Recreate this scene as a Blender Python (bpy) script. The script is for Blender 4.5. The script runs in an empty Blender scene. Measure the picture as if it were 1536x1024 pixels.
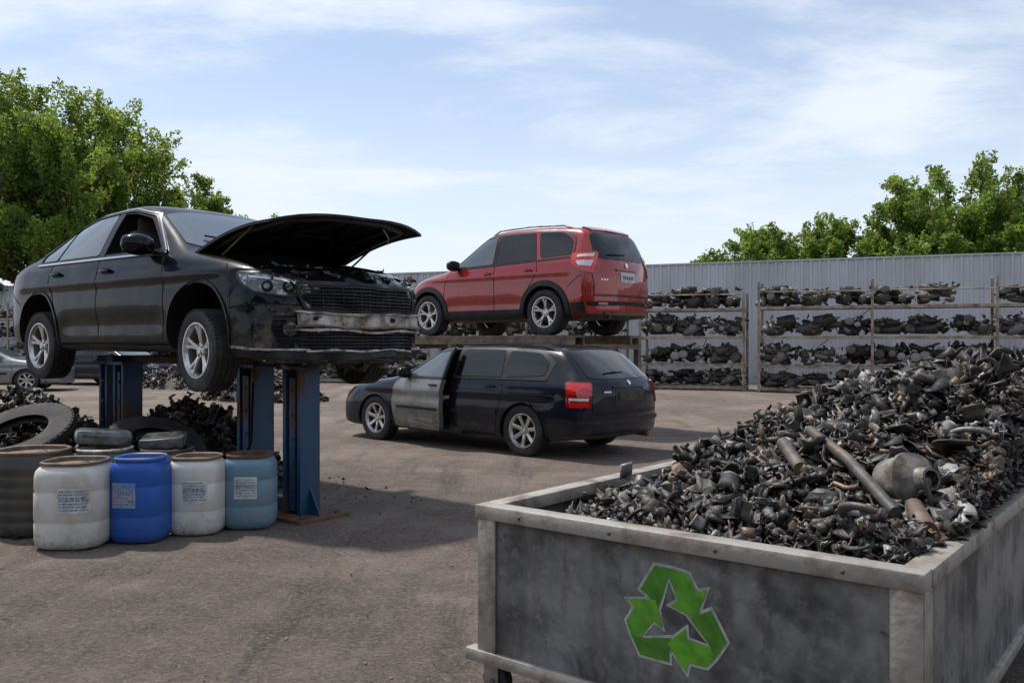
import bpy, bmesh, math, random
import numpy as np
from mathutils import Vector, Matrix, Euler, noise as mnoise
from mathutils.bvhtree import BVHTree
from mathutils.geometry import delaunay_2d_cdt
random.seed(7); rng=np.random.default_rng(7)
scene=bpy.context.scene
R=math.radians

# ------------------------------------------------------------------ materials
def newmat(name):
    m=bpy.data.materials.new(name); m.use_nodes=True
    nt=m.node_tree; b=nt.nodes['Principled BSDF']
    return m,nt,b
def mat(name,col,rough=.5,metal=0,col2=None,scale=4,lo=.4,hi=.65,bump=0,bscale=30,coat=0,rough2=None,spec=.5,detail=6,stretch=(1,1,1),bdist=.01):
    m,nt,b=newmat(name); N=nt.nodes; L=nt.links
    b.inputs['Base Color'].default_value=(*col,1)
    b.inputs['Roughness'].default_value=rough
    b.inputs['Metallic'].default_value=metal
    b.inputs['Coat Weight'].default_value=coat
    b.inputs['Coat Roughness'].default_value=.04
    b.inputs['Specular IOR Level'].default_value=spec
    tc=N.new('ShaderNodeTexCoord')
    mp=N.new('ShaderNodeMapping'); mp.inputs['Scale'].default_value=stretch
    L.new(tc.outputs['Object'],mp.inputs[0])
    if col2 is not None:
        n=N.new('ShaderNodeTexNoise'); n.inputs['Scale'].default_value=scale; n.inputs['Detail'].default_value=detail
        n.inputs['Roughness'].default_value=.62
        L.new(mp.outputs[0],n.inputs['Vector'])
        r=N.new('ShaderNodeMapRange'); r.inputs[1].default_value=lo; r.inputs[2].default_value=hi
        L.new(n.outputs[0],r.inputs[0])
        mx=N.new('ShaderNodeMix'); mx.data_type='RGBA'
        mx.inputs[6].default_value=(*col,1); mx.inputs[7].default_value=(*col2,1)
        L.new(r.outputs[0],mx.inputs[0]); L.new(mx.outputs[2],b.inputs['Base Color'])
        if rough2 is not None:
            q=N.new('ShaderNodeMapRange'); q.inputs[3].default_value=rough; q.inputs[4].default_value=rough2
            L.new(r.outputs[0],q.inputs[0]); L.new(q.outputs[0],b.inputs['Roughness'])
    if bump>0:
        n2=N.new('ShaderNodeTexNoise'); n2.inputs['Scale'].default_value=bscale; n2.inputs['Detail'].default_value=5
        L.new(mp.outputs[0],n2.inputs['Vector'])
        bp=N.new('ShaderNodeBump'); bp.inputs['Strength'].default_value=bump; bp.inputs['Distance'].default_value=bdist
        L.new(n2.outputs[0],bp.inputs['Height']); L.new(bp.outputs[0],b.inputs['Normal'])
    return m
def paint(name,col,metal=.2,rough=.28,dirt=(.16,.13,.10),dz=.55,amt=.75,base=.04,coat=.75,spec=.2):
    """glossy car paint with dust that thickens toward the sills"""
    m,nt,b=newmat(name); N=nt.nodes; L=nt.links
    tc=N.new('ShaderNodeTexCoord')
    n=N.new('ShaderNodeTexNoise'); n.inputs['Scale'].default_value=6; n.inputs['Detail'].default_value=10; n.inputs['Roughness'].default_value=.75
    L.new(tc.outputs['Object'],n.inputs['Vector'])
    sp=N.new('ShaderNodeSeparateXYZ'); L.new(tc.outputs['Object'],sp.inputs[0])
    g=N.new('ShaderNodeMapRange'); g.inputs[1].default_value=dz; g.inputs[2].default_value=.15; g.inputs[3].default_value=base; g.inputs[4].default_value=amt
    L.new(sp.outputs[2],g.inputs[0])
    r=N.new('ShaderNodeMapRange'); r.inputs[1].default_value=.44; r.inputs[2].default_value=.68; L.new(n.outputs[0],r.inputs[0])
    mu=N.new('ShaderNodeMath'); mu.operation='MULTIPLY'; L.new(g.outputs[0],mu.inputs[0]); L.new(r.outputs[0],mu.inputs[1])
    mx=N.new('ShaderNodeMix'); mx.data_type='RGBA'; mx.inputs[6].default_value=(*col,1); mx.inputs[7].default_value=(*dirt,1)
    L.new(mu.outputs[0],mx.inputs[0]); L.new(mx.outputs[2],b.inputs['Base Color'])
    b.inputs['Metallic'].default_value=metal; b.inputs['Specular IOR Level'].default_value=spec
    q=N.new('ShaderNodeMapRange'); q.inputs[3].default_value=rough; q.inputs[4].default_value=.75; L.new(mu.outputs[0],q.inputs[0]); L.new(q.outputs[0],b.inputs['Roughness'])
    c=N.new('ShaderNodeMapRange'); c.inputs[3].default_value=coat; c.inputs[4].default_value=0; c.inputs[2].default_value=.5; L.new(mu.outputs[0],c.inputs[0]); L.new(c.outputs[0],b.inputs['Coat Weight'])
    b.inputs['Coat Roughness'].default_value=.015
    n2=N.new('ShaderNodeTexNoise'); n2.inputs['Scale'].default_value=2.4; L.new(tc.outputs['Object'],n2.inputs['Vector'])
    bp=N.new('ShaderNodeBump'); bp.inputs['Strength'].default_value=.5; bp.inputs['Distance'].default_value=.02
    L.new(n2.outputs[0],bp.inputs['Height']); L.new(bp.outputs[0],b.inputs['Normal']); L.new(bp.outputs[0],b.inputs['Coat Normal'])
    return m
def attrmat(name,rough=.5,metal=.2,bump=.3,bscale=60,rustmix=.3,spec=.5):
    m,nt,b=newmat(name); N=nt.nodes; L=nt.links
    a=N.new('ShaderNodeAttribute'); a.attribute_name='Col'
    tc=N.new('ShaderNodeTexCoord')
    n=N.new('ShaderNodeTexNoise'); n.inputs['Scale'].default_value=22; n.inputs['Detail'].default_value=7; L.new(tc.outputs['Object'],n.inputs['Vector'])
    r=N.new('ShaderNodeMapRange'); r.inputs[1].default_value=.45; r.inputs[2].default_value=.7; r.inputs[4].default_value=rustmix; L.new(n.outputs[0],r.inputs[0])
    mx=N.new('ShaderNodeMix'); mx.data_type='RGBA'; mx.inputs[7].default_value=(.10,.068,.045,1)
    L.new(a.outputs['Color'],mx.inputs[6]); L.new(r.outputs[0],mx.inputs[0]); L.new(mx.outputs[2],b.inputs['Base Color'])
    b.inputs['Roughness'].default_value=rough; b.inputs['Metallic'].default_value=metal; b.inputs['Specular IOR Level'].default_value=spec
    n2=N.new('ShaderNodeTexNoise'); n2.inputs['Scale'].default_value=bscale; L.new(tc.outputs['Object'],n2.inputs['Vector'])
    bp=N.new('ShaderNodeBump'); bp.inputs['Strength'].default_value=bump; bp.inputs['Distance'].default_value=.01
    L.new(n2.outputs[0],bp.inputs['Height']); L.new(bp.outputs[0],b.inputs['Normal'])
    return m

M={}
M['black']=mat('matte_black',(.010,.010,.010),.85,spec=.2)
M['plastic']=mat('black_plastic',(.013,.013,.014),.42,col2=(.045,.04,.034),scale=7,lo=.5,hi=.8,bump=.1,spec=.3)
M['under']=mat('underbody',(.03,.027,.024),.8,col2=(.09,.06,.04),scale=6,bump=.5)
M['rubber']=mat('tyre_rubber',(.020,.019,.019),.8,col2=(.07,.062,.055),scale=6,lo=.45,hi=.75,bump=.3,bscale=60)
M['rim']=mat('alloy',(.58,.57,.55),.3,.85,col2=(.22,.19,.16),scale=9,lo=.5,hi=.75,rough2=.6)
M['disc']=mat('brake_disc',(.10,.075,.06),.5,.6)
def glass(name,col,spec=.6):
    return mat(name,col,.02,0,col2=(.06,.058,.055),scale=3,lo=.6,hi=1.0,rough2=.10,spec=spec,coat=.2)
M['glass']=glass('dark_glass',(.005,.006,.008),.45)
M['wglass']=glass('windshield_glass',(.07,.085,.095),1.0)
M['chrome']=mat('chrome',(.6,.6,.6),.15,1)
M['alu']=mat('worn_aluminium',(.50,.48,.45),.5,.3,col2=(.13,.095,.07),scale=9,lo=.40,hi=.62,bump=.5)
M['lens']=mat('clear_lens',(.30,.31,.32),.06,.4,col2=(.05,.05,.055),scale=13,lo=.40,hi=.5,coat=1)
M['red']=mat('red_lens',(.62,.014,.012),.12,0,coat=1)
M['redd']=mat('dark_red_lens',(.30,.008,.008),.12,0,coat=1)
M['white_lens']=mat('white_lens',(.7,.66,.64),.15,0,coat=1)
M['plate']=mat('plate_white',(.6,.6,.56),.5,col2=(.35,.33,.3),scale=20)
M['ink']=mat('ink',(.05,.06,.12),.6)
M['rust']=mat('rust',(.17,.08,.038),.85,.1,col2=(.07,.045,.03),scale=9,bump=.6)
M['ruststeel']=mat('rusty_steel',(.22,.17,.13),.7,.3,col2=(.10,.06,.038),scale=5,bump=.4)
M['scrap']=attrmat('scrap_metal',.52,.25,rustmix=.6)
M['seat']=mat('seat_cloth',(.10,.095,.09),.9)

# ------------------------------------------------------------------ mesh builder
class MB:
    def __init__(s): s.v=[]; s.f=[]; s.m=[]; s.mats=[]
    def mi(s,m):
        if m not in s.mats: s.mats.append(m)
        return s.mats.index(m)
    def add(s,vs,fs,m,T=None):
        o=len(s.v)
        if T is not None: vs=[T@Vector(v) for v in vs]
        s.v+= [tuple(v) for v in vs]; k=s.mi(m)
        for f in fs: s.f.append(tuple(i+o for i in f)); s.m.append(k)
    def box(s,c,d,m,rot=None,T=None,taper=1.0):
        x,y,z=d[0]/2,d[1]/2,d[2]/2
        vs=[Vector((a*x*(taper if e>0 else 1),b*y*(taper if e>0 else 1),e*z)) for e in(-1,1) for b in(-1,1) for a in(-1,1)]
        if rot is not None:
            Rm=Euler(rot).to_matrix(); vs=[Rm@v for v in vs]
        vs=[v+Vector(c) for v in vs]
        s.add(vs,[(0,2,3,1),(4,5,7,6),(0,1,5,4),(2,6,7,3),(0,4,6,2),(1,3,7,5)],m,T)
    def rbox(s,c,d,m,rot=None,T=None,bev=.02,seg=2):
        bm=bmesh.new(); bmesh.ops.create_cube(bm,size=1)
        for v in bm.verts: v.co=Vector((v.co.x*d[0],v.co.y*d[1],v.co.z*d[2]))
        bmesh.ops.bevel(bm,geom=bm.edges[:],offset=bev,segments=seg,affect='EDGES',profile=.5)
        Rm=Euler(rot).to_matrix() if rot is not None else Matrix.Identity(3)
        bm.verts.index_update()
        s.add([Rm@v.co+Vector(c) for v in bm.verts],[tuple(v.index for v in f.verts) for f in bm.faces],m,T); bm.free()
    def tube(s,path,r,m,n=10,T=None,caps=True):
        path=[Vector(p) for p in path]; rs=r if isinstance(r,(list,tuple)) else [r]*len(path)
        vs=[];up=None
        for i,p in enumerate(path):
            d=(path[min(i+1,len(path)-1)]-path[max(i-1,0)]).normalized()
            if up is None:
                up=Vector((0,0,1)) if abs(d.z)<.9 else Vector((1,0,0))
            a=d.cross(up).normalized(); b=a.cross(d).normalized(); up=b
            for k in range(n):
                t=2*math.pi*k/n; vs.append(p+(a*math.cos(t)+b*math.sin(t))*rs[i])
        fs=[]
        for i in range(len(path)-1):
            for k in range(n):
                k2=(k+1)%n; fs.append((i*n+k,i*n+k2,(i+1)*n+k2,(i+1)*n+k))
        if caps: fs.append(tuple(range(n-1,-1,-1))); fs.append(tuple((len(path)-1)*n+k for k in range(n)))
        s.add(vs,fs,m,T)
    def lathe(s,prof,m,n=32,T=None,axis='z',sq=0):
        vs=[];fs=[]
        for (r,h) in prof:
            for k in range(n):
                t=2*math.pi*k/n; rr=r
                if sq: rr=r*(abs(math.cos(t))**sq+abs(math.sin(t))**sq)**(-1/sq)
                x,y=rr*math.cos(t),rr*math.sin(t)
                vs.append((x,y,h) if axis=='z' else (x,h,y))
        for i in range(len(prof)-1):
            for k in range(n):
                k2=(k+1)%n; f=(i*n+k,i*n+k2,(i+1)*n+k2,(i+1)*n+k)
                fs.append(f if axis=='z' else f[::-1])
        s.add(vs,fs,m,T)
    def obj(s,name,parent=None,ang=35,loc=None,rot=None,smooth=True):
        me=bpy.data.meshes.new(name); me.from_pydata(s.v,[],s.f)
        for m in s.mats: me.materials.append(m)
        me.polygons.foreach_set('material_index',s.m)
        if smooth:
            me.polygons.foreach_set('use_smooth',[True]*len(s.f)); me.set_sharp_from_angle(angle=R(ang))
        me.update()
        o=bpy.data.objects.new(name,me); scene.collection.objects.link(o)
        if parent: o.parent=parent
        if loc: o.location=loc
        if rot: o.rotation_euler=rot
        return o
def empty(name,loc=(0,0,0),rz=0,sc=1):
    e=bpy.data.objects.new(name,None); scene.collection.objects.link(e); e.location=loc; e.rotation_euler=(0,0,rz); e.empty_display_size=.3; e.scale=(sc,sc,sc)
    return e
def bulk(name,V,F,C,material,parent=None,smooth=False):
    me=bpy.data.meshes.new(name); V=np.asarray(V,np.float32); F=np.asarray(F,np.int32)
    me.vertices.add(len(V)); me.vertices.foreach_set('co',V.ravel())
    me.loops.add(F.size); me.loops.foreach_set('vertex_index',F.ravel())
    k=F.shape[1]; me.polygons.add(len(F)); me.polygons.foreach_set('loop_start',np.arange(len(F),dtype=np.int32)*k)
    try: me.polygons.foreach_set('loop_total',np.full(len(F),k,np.int32))
    except Exception: pass
    me.update(calc_edges=True); me.validate()
    if C is not None:
        a=me.color_attributes.new('Col','FLOAT_COLOR','POINT')
        cc=np.ones((len(V),4),np.float32); cc[:,:3]=C; a.data.foreach_set('color',cc.ravel())
    if smooth: me.polygons.foreach_set('use_smooth',np.ones(len(F),bool))
    me.materials.append(material)
    o=bpy.data.objects.new(name,me); scene.collection.objects.link(o)
    if parent: o.parent=parent
    return o

# ------------------------------------------------------------------ scrap prototypes
def rotm(a,b,c): return np.array(Euler((a,b,c)).to_matrix())
def lathe_np(prof,n,arc=2*math.pi):
    V=[];F=[];cl=arc>6.2; m=n if cl else n+1
    for r,h in prof:
        for k in range(m):
            t=arc*k/n; V.append((r*math.cos(t),r*math.sin(t),h))
    for i in range(len(prof)-1):
        for k in range(n):
            k2=(k+1)%m; a,b,c,d=i*m+k,i*m+k2,(i+1)*m+k2,(i+1)*m+k
            F+=[(a,b,c),(a,c,d)]
    return np.array(V),np.array(F)
def box_np(sx,sy,sz,j=.0):
    V=np.array([(a,b,c) for c in(-.5,.5) for b in(-.5,.5) for a in(-.5,.5)])*[sx,sy,sz]
    V=V+rng.normal(0,j,V.shape)
    Q=[(0,2,3,1),(4,5,7,6),(0,1,5,4),(2,6,7,3),(0,4,6,2),(1,3,7,5)]
    F=[]
    for a,b,c,d in Q: F+=[(a,b,c),(a,c,d)]
    return V,np.array(F)
def join_np(L):
    V=[];F=[];o=0
    for v,f in L: V.append(v);F.append(f+o);o+=len(v)
    return np.vstack(V),np.vstack(F)
def plate_np():
    nx,ny=7,4; L=1; W=rng.uniform(.3,.8); cu=rng.uniform(-1.8,1.8); cv=rng.uniform(-1.4,1.4)
    wp=[rng.uniform(.3,1) for _ in range(nx)]; sh=[rng.normal(0,.07) for _ in range(nx)]; fold=rng.integers(2,5); fa=rng.uniform(-.7,.7)
    top=[];
    for i in range(nx):
        for j in range(ny):
            x=(i/(nx-1)-.5)*L+rng.normal(0,.02); y=(j/(ny-1)-.5)*W*wp[i]+sh[i]+rng.normal(0,.02)
            z=cu*x*x*.6+cv*y*y+rng.normal(0,.03)+ (fa*(i-fold)/nx if i>fold else 0)
            top.append((x,y,z))
    top=np.array(top); bot=top-[0,0,.045]; V=np.vstack([top,bot]); n=nx*ny; F=[]
    for i in range(nx-1):
        for j in range(ny-1):
            a,b,c,d=i*ny+j,(i+1)*ny+j,(i+1)*ny+j+1,i*ny+j+1
            F+=[(a,b,c),(a,c,d),(a+n,c+n,b+n),(a+n,d+n,c+n)]
    bd=[i*ny for i in range(nx)]+[(nx-1)*ny+j for j in range(1,ny)]+[i*ny+ny-1 for i in range(nx-2,-1,-1)]+[j for j in range(ny-2,0,-1)]
    for k in range(len(bd)):
        a,b=bd[k],bd[(k+1)%len(bd)]; F+=[(a,a+n,b+n),(a,b+n,b)]
    parts=[(V,np.array(F))]
    for _ in range(rng.integers(0,3)):
        b,f=box_np(rng.uniform(.1,.4),rng.uniform(.04,.12),rng.uniform(.1,.22),.012); parts.append((b+[rng.uniform(-.3,.3),rng.uniform(-.1,.1),.05],f))
    if rng.random()<.4:
        b,f=lathe_np([(.05,-.05),(.11,-.05),(.10,.14),(.05,.12)],7); parts.append((b+[rng.uniform(-.3,.3),0,.02],f))
    return join_np(parts)
def lump_np():
    bm=bmesh.new(); bmesh.ops.create_icosphere(bm,subdivisions=2,radius=.45)
    V=np.array([v.co[:] for v in bm.verts]); bm.verts.index_update(); F=np.array([[v.index for v in f.verts] for f in bm.faces]); bm.free()
    for _ in range(8):
        d=rng.normal(size=3); d/=np.linalg.norm(d); h=rng.uniform(.12,.34)
        t=V@d; V=V-np.outer(np.clip(t-h,0,None),d)
    V*=[1,rng.uniform(.4,.9),rng.uniform(.3,.7)]
    V=V+rng.normal(0,.008,V.shape); parts=[(V,F)]
    for _ in range(2):
        b,f=box_np(rng.uniform(.15,.5),rng.uniform(.06,.2),rng.uniform(.06,.2),.015); b=b@rotm(*rng.uniform(-1,1,3)).T; parts.append((b+rng.normal(0,.16,3),f))
    return join_np(parts)
def tube_np():
    n=7;k=7; r=rng.uniform(.03,.07); bend=rng.uniform(-1.8,1.8); V=[];F=[]
    for i in range(k):
        s=(i/(k-1)-.5); a=bend*s; c=np.array([s,bend*s*s*.5,rng.normal(0,.015)])
        nrm=np.array([-math.sin(a),math.cos(a),0])
        rr=r*(1.4 if i in(0,k-1) and bend>0 else 1)
        for j in range(n):
            t=2*math.pi*j/n; V.append(c+nrm*math.cos(t)*rr+np.array([0,0,1])*math.sin(t)*rr)
    for i in range(k-1):
        for j in range(n):
            j2=(j+1)%n; a,b,c,d=i*n+j,i*n+j2,(i+1)*n+j2,(i+1)*n+j; F+=[(a,b,c),(a,c,d)]
    return np.array(V),np.array(F)
def cup_np():
    r=rng.uniform(.15,.3)
    v,f=lathe_np([(r*.3,0),(r*.8,.02),(r,.1),(r*.95,.3),(r*1.1,.33),(r*1.05,.36),(r*.9,.32),(r*.85,.1),(.001,.06)],9,rng.choice([2*math.pi,4.6]))
    v=v*[1,rng.uniform(.5,.9),1]
    return v+rng.normal(0,.012,v.shape),f
def brk_np():
    L=[]
    w=rng.uniform(.1,.3)
    L.append(box_np(1,w,.06,.02))
    b,f=box_np(.06,w,rng.uniform(.25,.5),.012); b=b+[.47,0,.15]; L.append((b,f))
    if rng.random()<.6:
        b,f=lathe_np([(.05,-.08),(.12,-.08),(.12,.1),(.05,.1)],8); L.append((b+[-.4,0,0],f))
    b,f=box_np(.4,.05,.18,.02); L.append((b+[-.1,w/2,.08],f))
    b,f=box_np(.3,.2,.05,.02); L.append((b@rotm(.5,.3,.6).T+[.1,-w/2,.02],f))
    return join_np(L)
def ring_np():
    return lathe_np([(.34,-.03),(.48,-.05),(.5,.03),(.36,.05),(.34,-.03)],14,rng.choice([4.2,3.0,2.2]))
PROT=[];PW_=[]
for k,(fn_,n_,w_) in enumerate([(plate_np,22,.50),(lump_np,10,.18),(tube_np,6,.07),(cup_np,5,.05),(brk_np,9,.17),(ring_np,3,.03)]):
    for _ in range(n_): PROT.append(fn_()); PW_.append(w_/n_)
PW_=np.array(PW_)/sum(PW_)
def scol(light=0.0):
    t=rng.random()
    if t<.54-light: g=rng.uniform(.009,.032); c=np.array([g,g*.97,g*.94])
    elif t<.80-light: g=rng.uniform(.04,.11); c=np.array([g,g*.96,g*.9])
    elif t<.89: g=rng.uniform(.16,.38); c=np.array([g,g*.97,g*.92])
    else: g=rng.uniform(.10,.26); c=np.array([g,g*.70,g*.47])
    return c
def scrap(pts,smin,smax,light=0,tilt=.7):
    V=[];F=[];C=[];o=0; ids=rng.choice(len(PROT),len(pts),p=PW_)
    for p,i_ in zip(pts,ids):
        v,f=PROT[i_]
        s=smin*(smax/smin)**rng.random()
        m=rotm(rng.normal(0,tilt),rng.normal(0,tilt),rng.uniform(0,6.28))
        V.append((v*s)@m.T+np.array(p)); F.append(f+o); o+=len(v)
        C.append(np.tile(scol(light),(len(v),1)))
    return np.vstack(V),np.vstack(F),np.vstack(C)

# ------------------------------------------------------------------ projection toolkit for car bodies
S2=1/math.sqrt(2)
def fr(kind):
    if kind=='L': return lambda u,v:(Vector((u,3,v)),Vector((0,-1,0)))
    if kind=='R': return lambda u,v:(Vector((u,-3,v)),Vector((0,1,0)))
    if kind=='F': return lambda u,v:(Vector((5,u,v)),Vector((-1,0,0)))
    if kind=='B': return lambda u,v:(Vector((-5,u,v)),Vector((1,0,0)))
    if kind=='T': return lambda u,v:(Vector((u,v,5)),Vector((0,0,-1)))
    if kind=='BL': return lambda u,v:(Vector((u*S2-4,u*S2+4,v)),Vector((S2,-S2,0)))
    if kind=='BR': return lambda u,v:(Vector((u*S2-4,-u*S2-4,v)),Vector((S2,S2,0)))
    if kind=='FR': return lambda u,v:(Vector((u*S2+4,u*S2-4,v)),Vector((-S2,S2,0)))
    if kind=='FL': return lambda u,v:(Vector((u*S2+4,-u*S2+4,v)),Vector((-S2,-S2,0)))
def dens(poly,cell,closed=True):
    out=[];n=len(poly)
    for i in range(n if closed else n-1):
        a=Vector(poly[i]);b=Vector(poly[(i+1)%n]);k=max(1,int((b-a).length/cell+.5))
        for j in range(k): out.append(a+(b-a)*j/k)
    if not closed: out.append(Vector(poly[-1]))
    return out
def inpoly(p,poly):
    c=False;n=len(poly);j=n-1
    for i in range(n):
        a,b=poly[i],poly[j]
        if (a.y>p.y)!=(b.y>p.y) and p.x<(b.x-a.x)*(p.y-a.y)/(b.y-a.y)+a.x: c=not c
        j=i
    return c
def rnd(poly,r=.03,k=4):
    out=[];n=len(poly)
    for i in range(n):
        p=Vector(poly[i]);a=Vector(poly[i-1])-p;b=Vector(poly[(i+1)%n])-p
        ra=min(r,a.length*.45);rb=min(r,b.length*.45);A=p+a.normalized()*ra;B=p+b.normalized()*rb
        for j in range(k+1):
            t=j/k; out.append((1-t)**2*A+2*t*(1-t)*p+t*t*B)
    return out
def patch(mb,bvh,kind,poly,off,m,thick=.02,cell=.05,T=None):
    f=fr(kind); bd=dens([Vector(p) for p in poly],cell); n=len(bd)
    pts=list(bd); edges=[(i,(i+1)%n) for i in range(n)]
    xs=[p.x for p in bd];ys=[p.y for p in bd]
    x=min(xs)+cell*.6
    while x<max(xs):
        y=min(ys)+cell*.6
        while y<max(ys):
            q=Vector((x,y))
            if inpoly(q,bd) and min((q-b).length for b in bd)>cell*.45: pts.append(q)
            y+=cell
        x+=cell
    res=delaunay_2d_cdt(pts,edges,[],1,1e-6)
    P=res[0];Fc=res[2]
    top=[];bot=[];ok=[]
    for p in P:
        o,d=f(p.x,p.y); h=bvh.ray_cast(o,d)
        if h[0] is None: ok.append(False); top.append(Vector());bot.append(Vector()); continue
        nn=h[1]
        if nn.dot(d)>0: nn=-nn
        nn=(nn*.6-d*.4).normalized()
        ok.append(True); top.append(h[0]+nn*off); bot.append(h[0]+nn*(off-thick))
    N=len(P);fs=[];cnt={}
    for t in Fc:
        if not all(ok[i] for i in t): continue
        t=list(t); nn=(top[t[1]]-top[t[0]]).cross(top[t[2]]-top[t[0]]); o,d=f(0,0)
        if nn.dot(d)>0: t.reverse()
        fs.append(tuple(t))
        for k in range(len(t)):
            a,b=t[k],t[(k+1)%len(t)]
            cnt[(a,b)]=1
    sk=[]
    for (a,b) in cnt:
        if (b,a) not in cnt: sk.append((b,a,a+N,b+N))
    mb.add(top+bot,fs+sk,m,T)
def ribbon(mb,bvh,kind,path,w,off,m,thick=.01,cell=.05,closed=False,T=None):
    f=fr(kind); pts=dens(path,cell,closed); n=len(pts); rows=[]
    for i,p in enumerate(pts):
        a=pts[(i-1)%n] if closed or i>0 else p; b=pts[(i+1)%n] if closed or i<n-1 else p
        t=(b-a).normalized(); nn=Vector((-t.y,t.x))*w/2
        row=[]
        for q in (p-nn,p+nn):
            o,d=f(q.x,q.y); h=bvh.ray_cast(o,d)
            if h[0] is None: row=None;break
            k=h[1]
            if k.dot(d)>0:k=-k
            k=(k*.6-d*.4).normalized()
            row.append((h[0]+k*off,h[0]+k*(off-thick)))
        rows.append(row)
    vs=[];idx=[]
    for r in rows:
        if r is None: idx.append(None);continue
        idx.append(len(vs)); vs+=[r[0][1],r[0][0],r[1][0],r[1][1]]
    fs=[]
    for i in range(n if closed else n-1):
        a,b=idx[i],idx[(i+1)%n]
        if a is None or b is None: continue
        for k in range(3): fs.append((a+k,b+k,b+k+1,a+k+1))
    mb.add(vs,fs,m,T)
def circ(cx,cz,r,a0,a1,n=20): return [(cx+r*math.cos(R(a0+(a1-a0)*i/n)),cz+r*math.sin(R(a0+(a1-a0)*i/n))) for i in range(n+1)]
def rail(mb,bvh,y,xs,lift,r,m):
    pts=[]
    for i,x in enumerate(xs):
        h=bvh.ray_cast(Vector((x,y,4)),Vector((0,0,-1)))[0]; pts.append((x,y,h.z+(0 if i in(0,len(xs)-1) else lift)))
    mb.tube(pts,r,m,8)

def loft(table,bowf,bowr,xf,xr,sub=3,crease=.8,crush=0):
    secs=[]
    for (x,zb,w,zm,zbelt,wb,wr,zr) in table:
        z8=zr-min(.06,.35*abs(zr-zbelt)); 
        secs.append([(x,0,zb),(x,.45*w,zb),(x,.88*w,zb),(x,.972*w,zb+.05),(x,w*.995,min(zb+.2,zm-.1)),(x,w,zm),(x,.985*w,zbelt-.085),(x,wb,zbelt),(x,wr,z8),(x,wr-.12,zr-.012),(x,.5*wr,zr),(x,0,zr+.008)])
    V=[];n=12
    idx=[]
    for s in secs:
        row=[]
        for i,p in enumerate(s):
            V.append(p); a=len(V)-1
            if i in(0,11): row.append((a,a))
            else: V.append((p[0],-p[1],p[2])); row.append((a,a+1))
        idx.append(row)
    F=[]
    for k in range(len(secs)-1):
        for i in range(n-1):
            a,b,c,d=idx[k][i],idx[k][i+1],idx[k+1][i+1],idx[k+1][i]
            F.append((a[0],d[0],c[0],b[0])); F.append((a[1],b[1],c[1],d[1]))
    for k,fl in((0,True),(len(secs)-1,False)):
        s=secs[k]; row=idx[k]; G={}
        for i in range(3,9):
            x,y,z=s[i]; V.append((x,y*.5,z));V.append((x,0,z));V.append((x,-y*.5,z)); b=len(V)-3
            G[i]=[row[i][0],b,b+1,b+2,row[i][1]]
        G[2]=[row[2][0],row[1][0],row[0][0],row[1][1],row[2][1]]
        G[9]=[row[9][0],row[10][0],row[11][0],row[10][1],row[9][1]]
        for i in range(2,9):
            for j in range(4):
                q=(G[i][j],G[i][j+1],G[i+1][j+1],G[i+1][j])
                F.append(q[::-1] if fl else q)
    me=bpy.data.meshes.new('t'); me.from_pydata(V,[],F)
    bm=bmesh.new(); bm.from_mesh(me); bmesh.ops.recalc_face_normals(bm,faces=bm.faces[:]); bm.to_mesh(me); bm.free()
    ob=bpy.data.objects.new('t',me); scene.collection.objects.link(ob)
    md=ob.modifiers.new('s','SUBSURF'); md.levels=sub; md.render_levels=sub
    bpy.context.view_layer.update()
    dg=bpy.context.evaluated_depsgraph_get(); me2=bpy.data.meshes.new_from_object(ob.evaluated_get(dg))
    bpy.data.objects.remove(ob)
    x0=table[0][0];x1=table[-1][0]
    for v in me2.vertices:
        c=v.co; ay=abs(c.y)
        if ay>.5:
            fall=max(0,min(1,(2.0-abs(c.x))/.3)); sgn=1 if c.y>0 else -1
            c.y+=sgn*fall*(.014*math.exp(-((c.z-crease)/.035)**2)-.008*math.exp(-((c.z-crease+.09)/.05)**2))
            c.y-=sgn*max(0,min(1,(.95-abs(c.x))/.2))*.02*math.exp(-((c.z-crease*.52)/.09)**2)
        if c.x>xf: t=(c.x-xf)/(x1-xf); c.x-=bowf*t*(ay/.9)**2.3
        if c.x<xr: t=(xr-c.x)/(xr-x0); c.x+=bowr*t*(ay/.9)**2.3
        if crush and c.x>1.75 and c.z<.8:
            q=mnoise.noise_vector(c*4.0)*crush*min(1,(c.x-1.75)/.25); q2=mnoise.noise_vector(c*11.0)*crush*.4*min(1,(c.x-1.75)/.25)
            c.x+=q.x+q2.x-crush*.5; c.y+=q.y*.5; c.z+=q.z*.5
    me2.update()
    return me2
def bvh_of(me):
    return BVHTree.FromPolygons([v.co.copy() for v in me.vertices],[tuple(p.vertices) for p in me.polygons])
def boolcut(me,cutters,paintmat):
    me.materials.clear(); me.materials.append(paintmat)
    for c in cutters:
        ob=bpy.data.objects.new('b',me); scene.collection.objects.link(ob)
        cm=bpy.data.meshes.new('c'); cm.from_pydata(c.v,[],c.f); 
        bm=bmesh.new(); bm.from_mesh(cm); bmesh.ops.recalc_face_normals(bm,faces=bm.faces[:]); bm.to_mesh(cm); bm.free()
        cm.materials.append(c.mats[0])
        co=bpy.data.objects.new('c',cm); scene.collection.objects.link(co)
        md=ob.modifiers.new('b','BOOLEAN'); md.operation='DIFFERENCE'; md.object=co; md.solver='EXACT'
        try: md.material_mode='TRANSFER'
        except Exception: pass
        bpy.context.view_layer.update()
        dg=bpy.context.evaluated_depsgraph_get(); me=bpy.data.meshes.new_from_object(ob.evaluated_get(dg))
        bpy.data.objects.remove(ob); bpy.data.objects.remove(co)
    return me
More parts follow.
